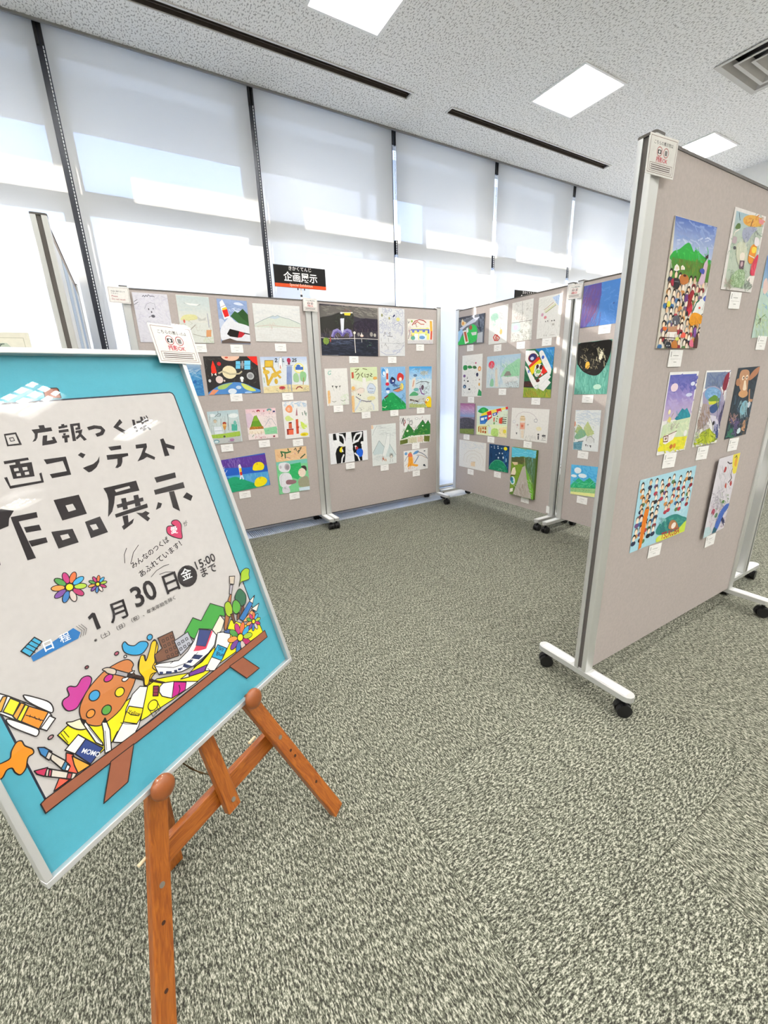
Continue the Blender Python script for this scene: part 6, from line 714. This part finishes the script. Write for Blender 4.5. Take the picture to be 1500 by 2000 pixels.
def pairs(l): return [(l[i], l[i + 1]) for i in range(0, len(l), 2)]
def smooth(p, k=4):
    n = len(p); o = []
    for i in range(n):
        a, b, c, d = p[i - 1], p[i], p[(i + 1) % n], p[(i + 2) % n]
        for j in range(k):
            t = j / k; o.append(tuple(.5 * (2 * b[z] + (c[z] - a[z]) * t + (2 * a[z] - 5 * b[z] + 4 * c[z] - d[z]) * t * t + (3 * b[z] - a[z] - 3 * c[z] + d[z]) * t ** 3) for z in (0, 1)))
    return o
def bil(q, u, v): return tuple((q[0][k] * (1 - u) + q[1][k] * u) * (1 - v) + (q[3][k] * (1 - u) + q[2][k] * u) * v for k in (0, 1))
KL = lin('1c1418')
def draw(ink, ops, R, outline=2.0):
    for op in ops:
        k = op[0]; ink.up()
        if k in 'p b po bo'.split():
            p = pairs(op[2]); p = smooth(p) if k[0] == 'b' else p; ink.poly(p, lin(op[1])); ink.area.append((p, lin(op[1])))
            if len(k) > 1: ink.up(); ink.line(p, outline, KL, True)
        elif k in ('e', 'eo'):
            if k == 'eo': ink.ell(op[2], op[3], op[4] + outline / 2, op[5] + outline / 2, op[6], KL); ink.up(); ink.ell(op[2], op[3], op[4] - outline / 2, op[5] - outline / 2, op[6], lin(op[1]))
            else: ink.ell(*op[2:7], lin(op[1]))
        elif k == 'l': ink.line(pairs(op[3]), op[2], lin(op[1]))
        elif k == 'g':
            a, b = lin(op[1]), lin(op[2]); ink.poly(pairs(op[3]), [a, a, b, b]); ink.area.append((pairs(op[3]), tuple((u + v) / 2 for u, v in zip(a, b))))
        elif k == 's':
            _, col, n, q, ln, w, ang, spr, cur = op; q = pairs(q); c0 = lin(col)
            for i in range(n):
                x, y = bil(q, R.random(), R.random()); a = -math.radians(ang + R.uniform(-spr, spr) * (1 if spr < 180 else 1)); L = ln * R.uniform(.5, 1.2); f = R.uniform(.3, .75); u_ = ink.under(x, y); c = tuple(c0[z_] * f + u_[z_] * (1 - f) for z_ in range(3)) + (1,); ink.z += 3e-6 * (i % 40)
                pts = []; m = 4 if cur else 1
                for j in range(m + 1):
                    pts.append((x, y)); a += math.radians(cur) * (1 if i % 2 else -1) if cur else 0; x += math.cos(a) * L / m; y += math.sin(a) * L / m
                ink.line(pts, w * R.uniform(.7, 1.2), c); ink.z -= 3e-6 * (i % 40)
            ink.z += 1.2e-4
        elif k == 'f':
            _, nx, ny, seed, q = op; q = pairs(q); RR = random.Random(seed); cw = math.dist(q[0], q[1]) / nx; chh = math.dist(q[0], q[3]) / ny
            for j in range(ny):
                for i in range(nx):
                    x, y = bil(q, (i + .5 + RR.uniform(-.28, .28)) / nx, (j + .5 + RR.uniform(-.25, .25)) / ny); rr = min(cw, chh) * .58
                    ink.ell(x, y - rr * 1.15, rr * .95, rr * .6, 0, lin(RR.choice(['2a2f4a', '8a2430', '3a6a9a', 'e8e2da', '5a7a4a', 'c98a4a', '23232a', '6a4a7a', 'b03a4a'])), 10); ink.up()
                    ink.ell(x, y + rr * .25, rr * .72, rr * .8, 0, lin(RR.choice(['2a1f1a', '1c1a1c', '5a3a22', '6f6a66', '3a2a20'])), 10); ink.up()
                    ink.ell(x, y - rr * .05, rr * .56, rr * .66, 0, lin(RR.choice(['efd2b4', 'f2dcc4', 'e8c4a0', 'f4e4d4'])), 10)
                    ink.z += 4e-6 - ink.step * 2
            ink.z += ink.step * 3
        elif k == 'fl':
            _, cx, cy, r, seed = op; pc = ['e8703a', '3fa6d8', 'a8c83c', 'b8306a', 'd8c8c0', '3a78b8', '7a4a9a', 'ef9a4a', '4f9a4a', 'c02f7a']
            for i in range(10):
                a = 2 * math.pi * (i + .3 * seed) / 10 + .9; x, y = cx + .62 * r * math.cos(a), cy + .62 * r * math.sin(a)
                ink.ell(x, y, r * .40, r * .21, -math.degrees(a), KL, 16); ink.up(); ink.ell(x, y, r * .40 - outline * .8, r * .21 - outline * .8, -math.degrees(a), lin(pc[-i]), 16)
            ink.up(); ink.ell(cx, cy, r * .25, r * .25, 0, KL); ink.up(); ink.ell(cx, cy, r * .25 - outline * .8, r * .25 - outline * .8, 0, lin('f2e21c'))
        elif k == 't': ink.text(op[1], op[3], op[4], op[5], op[6], lin(op[2]), op[7], op[8])
        elif k == 'canvas':
            _, x0, y0, x1, y1 = op; c = 90; pr = [(x0, y0), (x1, y0), (x1, y1 - c), (x1 - c * .3, y1 - c * .3), (x1 - c, y1), (x0 + c, y1), (x0 + c * .3, y1 - c * .3), (x0, y1 - c)]
            ink.poly(pr, lin('cac5c2')); ink.up(); ink.line(pr, 30, lin('1c2436'), True)
PLANES = dict(AB=lambda a, z, d: ((a, 3.29 - d, z), Matrix(((1, 0, 0), (0, 0, -1), (0, 1, 0)))), RP=lambda a, z, d: ((a, .791 - d, z), Matrix(((1, 0, 0), (0, 0, -1), (0, 1, 0)))),
              CD=lambda a, z, d: ((2.82 - d, -a, z), Matrix(((0, 0, -1), (-1, 0, 0), (0, 1, 0)))), E=lambda a, z, d: ((-.125 + d, a, z), Matrix(((0, 0, 1), (1, 0, 0), (0, 1, 0)))))
def place(o, pl, a, z, d, ang, tilt=0.0, w=0.0):
    loc, M = PLANES[pl](a, z, d); T = Matrix.Translation(loc) @ M.to_4x4() @ Matrix.Rotation(math.radians(ang), 4, 'Z')
    if tilt: T = T @ Matrix.Translation((w / 2, 0, 0)) @ Matrix.Rotation(tilt, 4, 'Y') @ Matrix.Translation((-w / 2, 0, 0))
    o.matrix_world = T
def sheet_ink(w, h, base, t, step, z0=None):
    k = Ink(base, w / 2, h / 2, step, t); c = lin(base); q = [(-w / 2, -h / 2), (w / 2, -h / 2), (w / 2, h / 2), (-w / 2, h / 2)]
    k.v = [(x, y, 0) for x, y in q] + [(x, y, t) for x, y in q]; k.f = [(3, 2, 1, 0), (4, 5, 6, 7), (0, 1, 5, 4), (1, 2, 6, 5), (2, 3, 7, 6), (3, 0, 4, 7)]; k.c = [c] * 24; return k
BOARDN = dict(AB='pictures on the boards by the window', CD='pictures on the boards right of the corner', RP='pictures on the nearest board')
GREYT = lin('aeaba8')
for n_, (pl, name, label, short, a, z, ang, w, h, base, curl, thick, cap, ops) in enumerate(ARTS):
    R = random.Random(n_ + 11); ink = sheet_ink(w / 1000, h / 1000, base, thick / 1000, 3e-5); draw(ink, ops, R)
    o = link(name, ink.mesh(name, INKG if 'glossy' in label else INK)); place(o, pl, a, z, .0006, ang, math.atan2(curl, w / 1000) if curl else 0, w / 1000)
    tag(o, label, 'drawing' if 'draw' in name or name == 'print' else 'painting', BOARDN[pl])
    if cap:
        cw, chh = cap[2] / 1000, cap[3] / 1000; k = sheet_ink(cw, chh, 'f3f1ee', .0007, 3e-5); k.up(); W_, H_ = cap[2], cap[3]
        k.line([(-W_ * .2, H_ * .16), (W_ * .2, H_ * .16)], 2.4, GREYT); k.line([(-W_ * .38, -H_ * .04), (W_ * .38, -H_ * .04)], .8, GREYT); k.line([(-W_ * .1, -H_ * .22), (W_ * .1, -H_ * .22)], 2.2, GREYT)
        if pl == 'RP': k.line([(-W_ * .36, H_ * .38), (-W_ * .36, H_ * .1)], 3, lin('5a5856'))
        c = link('caption_card', k.mesh('caption_card', INK)); place(c, pl, cap[0], cap[1], .001 + (.0045 if 'black and white' in short else 0), cap[4]); tag(c, 'small white caption card under the ' + short, 'card', 'caption cards')
# pale sheets on the edge-on board at far left
for i, (y0, y1, z0, z1, col, lab) in enumerate(((2.20, 2.42, 1.36, 1.73, 'e4e6ea', 'nearest pale tall sheet on the edge-on far left board'), (2.44, 2.66, 1.36, 1.73, 'b9c8dc', 'bluish tall sheet second along the edge-on left board'), (2.68, 2.90, 1.36, 1.73, 'dfe3e8', 'third pale tall sheet along the edge-on left board'),
                                          (2.92, 3.12, 1.36, 1.73, 'a9bcd6', 'bluest tall sheet toward the far end of the edge-on board'), (3.14, 3.32, 1.36, 1.73, 'e2e4e8', 'last pale tall sheet at the window end of the edge-on board'),
                                          (2.22, 2.40, 1.06, 1.30, 'e9e7e2', 'small lower white sheet on the edge-on far left board'), (2.62, 2.84, 1.02, 1.30, 'd8d4cc', 'small lower beige sheet on the edge-on far left board'))):
    k = sheet_ink(y1 - y0, z1 - z0, col, .003, 3e-5); R = random.Random(50 + i); H = (z1 - z0) * 500; W2 = (y1 - y0) * 500
    draw(k, [['s', '8fa4c4', 14, [-W2, H, W2, H, W2, -H, -W2, -H], 120, 6, 90, 4, 0]], R); o = link('pinned_sheet', k.mesh('pinned_sheet', INK)); place(o, 'E', (y0 + y1) / 2, (z0 + z1) / 2, .0006, 0); tag(o, lab, 'paper', 'sheets on the edge-on board')
# ================================================================== laminated notices
GLOSSF = clear('laminate_film', .05)
def notice(lab, kind):
    w, h = .114, .09; r = tag(empty('laminated_notice'), lab, 'notice', 'laminated notices clipped to boards'); k = sheet_ink(w, h, 'efece6', .0008, 2e-5); R = random.Random(1); k.up()
    k.line([(-52, 40), (52, 40), (52, -40), (-52, -40)], 1.0, lin('7a4a44'), True); k.up()
    if kind == 'photo':
        k.text('こちらの展示物は', -38, 23, 38, 23, lin('2a2422'), 3)
        for x in (-13, 13): k.ell(x, 9, 11, 11, 0, lin('b03a40')); k.up(); k.ell(x, 9, 9.4, 9.4, 0, lin('efece6')); k.up()
        k.poly([(-20, 4), (-6, 4), (-6, 13), (-20, 13)], lin('1c1a1c')); k.poly([(8, 3), (18, 3), (18, 14), (8, 14)], lin('8a8684')); k.up(); k.ell(-13, 8.5, 3.4, 3.4, 0, lin('efece6')); k.up()
        k.text('撮影OK', -23, -15, 23, -15, lin('c4203a'), 8)
        k.line([(-45, -18), (45, -18), (45, -36), (-45, -36)], .9, lin('7a4a44'), True)
        for y in (-22.5, -27, -31.5): k.line([(-40, y), (38, y)], 2.0, lin('6a5a56'))
    else:
        k.text('作品に触れないで', -40, 16, 34, 16, lin('2a2422'), 4); k.text('ください', -40, 4, -4, 4, lin('2a2422'), 4); k.text('Please', -40, -12, -8, -12, lin('b03a40'), 3); k.text('Do not touch', -40, -28, 30, -28, lin('b03a40'), 3)
    link('card', k.mesh('card', INK), r)
    f = MB(); n = 10; vs = []; q = .061; qh = .049
    for j in range(n + 1):
        for i in range(n + 1):
            x, y = -q + 2 * q * i / n, -qh + 2 * qh * j / n; vs.append((x, y, .0022 + .0009 * math.sin(x * 42 + 1) + .00035 * math.sin(y * 60 + x * 25)))
    f.add(vs, [(j * (n + 1) + i, j * (n + 1) + i + 1, (j + 1) * (n + 1) + i + 1, (j + 1) * (n + 1) + i) for j in range(n) for i in range(n)]); f.build('laminate', GLOSSF, r, True)
    return r
def orient(o, loc, X, Y, ang=0):
    X = Vector(X).normalized(); Y = Vector(Y).normalized(); Z = X.cross(Y); o.matrix_world = Matrix.Translation(loc) @ Matrix((X, Y, Z)).transposed().to_4x4() @ Matrix.Rotation(math.radians(ang), 4, 'Z')
orient(notice('laminated photo notice on the nearest board corner, near the ceiling', 'photo'), (1.358, .776, 1.742), (1, -.12, 0), (0, 0, 1), -1)
orient(notice('tiny laminated photo notice where the two window boards meet', 'photo'), (1.334, 3.275, 1.757), (1, 0, 0), (0, 0, 1), -1)
orient(notice('laminated do-not-touch notice at the left end of the window boards', 'touch'), (.088, 3.275, 1.744), (1, 0, 0), (0, 0, 1), -1.5)
orient(notice('laminated glossy notice where the two right-hand boards meet', 'photo'), (2.806, 2.081, 1.738), (0, -1, 0), (0, 0, 1), -4)
# ================================================================== hanging-height black signs
def sign(lab, x, y, z, clamp):
    r = tag(empty('exhibition_sign', (x, y, 0)), lab, 'sign', 'black exhibition signs'); w, h = .405, .145
    k = sheet_ink(w, h, '0c0a0b', .006, 3e-5); R = random.Random(2); k.up(); k.poly([(-202, -72), (202, -72), (202, -48), (-202, -48)], lin('c8481c')); k.up()
    k.text('企画展示', -132, -36, 132, -36, lin('f4f2ef'), 9); k.text('きかくてんじ', -88, 42, 88, 42, lin('e9e6e2'), 2); k.text('Special Exhibition', -90, -67, 90, -67, lin('efc9b4'), 1)
    p = link('sign_plate', k.mesh('sign_plate', INK), r); p.matrix_local = Matrix.Translation((0, 0, z)) @ Matrix(((1, 0, 0), (0, 0, -1), (0, 1, 0))).to_4x4()
    zb = 1.6 if clamp else .012
    MB().cyl((0, .008, zb), (0, .008, z + .03), .007, 12).build('pole', WHITE, r, True)
    MB().box(-.03, .0, z - .085, -.022, .004, z - .06).box(.022, 0, z - .085, .03, .004, z - .06).cyl((0, .008, z - .13), (0, .008, z - .115), .0085, 12).build('clip', BLACK, r)
    if not clamp: MB().lathe([(.075, 0), (.075, .008), (.06, .012), (.01, .014)]).build('base', WHITE, r)
    return r
sign('black exhibition sign with white lettering standing above the left boards', 1.30, 3.345, 1.95, True)
sign('black exhibition sign mostly hidden behind the right-hand boards', 3.83, 3.40, 1.965, False)
# ================================================================== cream notice stand, cut by the left picture edge
r = tag(empty('notice_stand', (-.37, 1.75, 0)), 'cream notice on a slim stand at the left picture edge behind the poster', 'notice stand')
k = sheet_ink(.31, .42, 'e2dfcf', .005, 3e-5); k.up(); k.line([(-140, 195), (140, 195), (140, -195), (-140, -195)], 1.5, lin('b5b29c'), True); k.up(); k.poly([(-100, 152), (98, 152), (108, 166), (98, 180), (-100, 180), (-110, 166)], lin('b9c6b4')); k.up()
k.text('観覧にあたって', -88, 157, 92, 157, lin('55605a'), 3)
for y in (120, 95, 70, 45, 20, -5): k.line([(-110, y), (110, y)], 4, lin('a09c8c'))
p = link('notice', k.mesh('notice', INK), r); p.matrix_local = Matrix.Translation((0, 0, 1.155)) @ Matrix(((1, 0, 0), (0, 0, -1), (0, 1, 0))).to_4x4()
MB().cyl((0, .012, .01), (0, .012, 1.30), .01, 12).build('pole', ALU, r, True); MB().lathe([(.13, 0), (.13, .008), (.1, .014), (.01, .016)]).build('base', ALU, r, True)
# ================================================================== framed poster on its easel
PU, PV, PN = Vector((.8458, .5331, .0213)), Vector((.1567, -.2099, -.9651)), Vector((-.51, .8196, -.2611)); PB = Vector((.2699, 1.0106, .4473))
def pp(x, y, d=0.0): return PB + PU * x - PV * y + PN * d          # metres right of / above the lower right corner, d behind the face
pr_ = tag(empty('framed_poster'), 'large framed turquoise exhibition poster leaning on the wooden easel', 'poster'); orient(pr_, pp(-.305, 0), PU, -PV)
PW, PH = .61, .855; OX = .305
def fbar(x0, y0, x1, y1): MB().box(x0, y0, -.016, x1, y1, .0085).build('frame_bar', FRAME, pr_, bevel=.0015)
fbar(-.305, 0, .305, .011); fbar(-.305, PH - .011, .305, PH); fbar(-.305, .011, -.294, PH - .011); fbar(.294, .011, .305, PH - .011)
MB().box(-.298, .005, -.014, .298, PH - .005, -.008).build('backing', mat('backing_board', 'a89a84', .9), pr_)
ink = Ink('', .295, (PH - .02) / 2, 8e-6, -.0045, .0001); ink.off = (0, PH / 2)
bgc = lin('4fa8bc'); q = [(-2950, 100), (2950, 100), (2950, PH * 10000 - 100), (-2950, PH * 10000 - 100)]; ink.poly(q, bgc)
def shift(ops):
    o = []
    for op in ops:
        op = json.loads(json.dumps(op)); d = 3050
        if op[0] in ('p', 'b', 'po', 'bo'): op[2] = [v + (d if i % 2 == 0 else 0) for i, v in enumerate(op[2])]
        elif op[0] == 'l': op[3] = [v + (d if i % 2 == 0 else 0) for i, v in enumerate(op[3])]
        elif op[0] in ('e', 'eo'): op[2] += d
        elif op[0] == 'fl': op[1] += d
        elif op[0] == 't': op[3] += d; op[5] += d
        elif op[0] == 'canvas': op[1] += d; op[3] += d
        o.append(op)
    return o
draw(ink, shift(POSTER), random.Random(3), 19)
link('poster_print', ink.mesh('poster_print', POSTERINK), pr_)
f = MB(); nx, ny = 60, 84; vs = []; R = random.Random(9)
for j in range(ny + 1):
    for i in range(nx + 1):
        x, y = -.2945 + .589 * i / nx, .0105 + (PH - .021) * j / ny
        vs.append((x, y, .0035 + .0009 * math.sin(6 * x + 7 * y) + .00022 * math.sin(21 * y - 10 * x + 1.3) + .0001 * math.sin(29 * x + 17 * y + math.sin(12 * y) * 2)))
f.add(vs, [(j * (nx + 1) + i, j * (nx + 1) + i + 1, (j + 1) * (nx + 1) + i + 1, (j + 1) * (nx + 1) + i) for j in range(ny) for i in range(nx)])
f.build('clear_cover', clear('poster_cover', .012), pr_, True)
orient(notice('laminated photo notice on the upper right corner of the framed poster', 'photo'), pp(-.012, .869, -.0105), PU, -PV, -2.5)
ez = tag(empty('easel', (.1, .82, 0)), 'small varnished wooden easel holding the framed poster', 'easel')
def ezb(name, p, q, w, t, up=PN, m=WOOD, parent=ez):
    p, q = Vector(p), Vector(q); d = (q - p); up = Vector(up); Y = (up - d.normalized() * up.dot(d.normalized())).normalized(); Z = d.normalized(); X = Y.cross(Z)
    o = MB().box(-w / 2, -t / 2, 0, w / 2, t / 2, d.length).build(name, m, parent, bevel=.003)
    o.matrix_world = Matrix.Translation(p) @ Matrix((X, Y, Z)).transposed().to_4x4(); o.matrix_parent_inverse = Matrix.Translation(-Vector(ez.location)); return o
apex = pp(-.285, .62, .035)
def ext(a, b, t): return Vector(a) + (Vector(b) - Vector(a)) * t
kr, kl = pp(-.142, -.035, .03), pp(-.414, -.035, .03)
ezb('leg', (.318, .872, .0), ext((.318, .872, 0), kr, 1.75), .040, .021)
ezb('leg', (-.152, .645, .0), ext((-.152, .645, 0), kl, 2.0), .040, .021)
ezb('crossbar', pp(-.455, -.163, .052), pp(-.105, -.168, .052), .046, .02)
ezb('centre_post', pp(-.283, -.21, .03), pp(-.277, .62, .032), .036, .02)
ezb('rear_leg', (-.105, .968, .0), pp(-.275, .60, .075), .04, .02)
for q in (pp(-.1632, .0047, -.018), pp(-.4153, -.0001, -.018)):
    M = Matrix.Translation(q - Vector(ez.location)) @ (-PN).to_track_quat('Z', 'Y').to_matrix().to_4x4()
    MB().lathe([(.009, -.055), (.009, -.006), (.02, -.005), (.0245, .001), (.0235, .006), (.017, .0115), (.006, .013)], M).build('knob', mat('dark_wood', '8a4a1f', .35, coat=.4), ez, True)
SCREW = mat('screw_metal', 'a8a39a', .35, .8)
def dots(name, pts, rr, m, dep=.002, dd=0.0):
    for p in pts: MB().cyl(p - Vector(ez.location) - PN * dd, p - Vector(ez.location) - PN * (dep + dd), rr, 12).build(name, m, ez)
lr = lambda t: ext((.318, .872, 0), kr, t) - PN * .0105
ll = lambda t: ext((-.152, .645, 0), kl, t) - PN * .0105
dots('screw', [lr(.72), ll(.62), pp(-.28, -.185, .02)], .0055, SCREW)
dots('peg_hole', [lr(.6), lr(.55), lr(.3), ll(.46), ll(.18)], .004, mat('hole_dark', '3a1c0c', .8), .0008)
PEG = mat('pale_peg', 'd9c8a4', .6)
for p in (pp(-.155, -.125, .045), pp(-.462, -.135, .045)): MB().cyl(p - Vector(ez.location), p - PU * .022 - Vector(ez.location), .0035, 10).build('peg', PEG, ez)
ch = MB(); a, b = pp(-.27, -.13, .045), Vector((-.07, .96, .38)); prev = a
for i in range(1, 13):
    t = i / 12; p = a.lerp(b, t) - Vector((0, 0, .03 * math.sin(math.pi * t))); ch.cyl(prev - Vector(ez.location), p - Vector(ez.location), .0028 if i % 2 else .0018, 6); prev = p
ch.build('chain', mat('brass_chain', '4a3a22', .4, .7), ez)
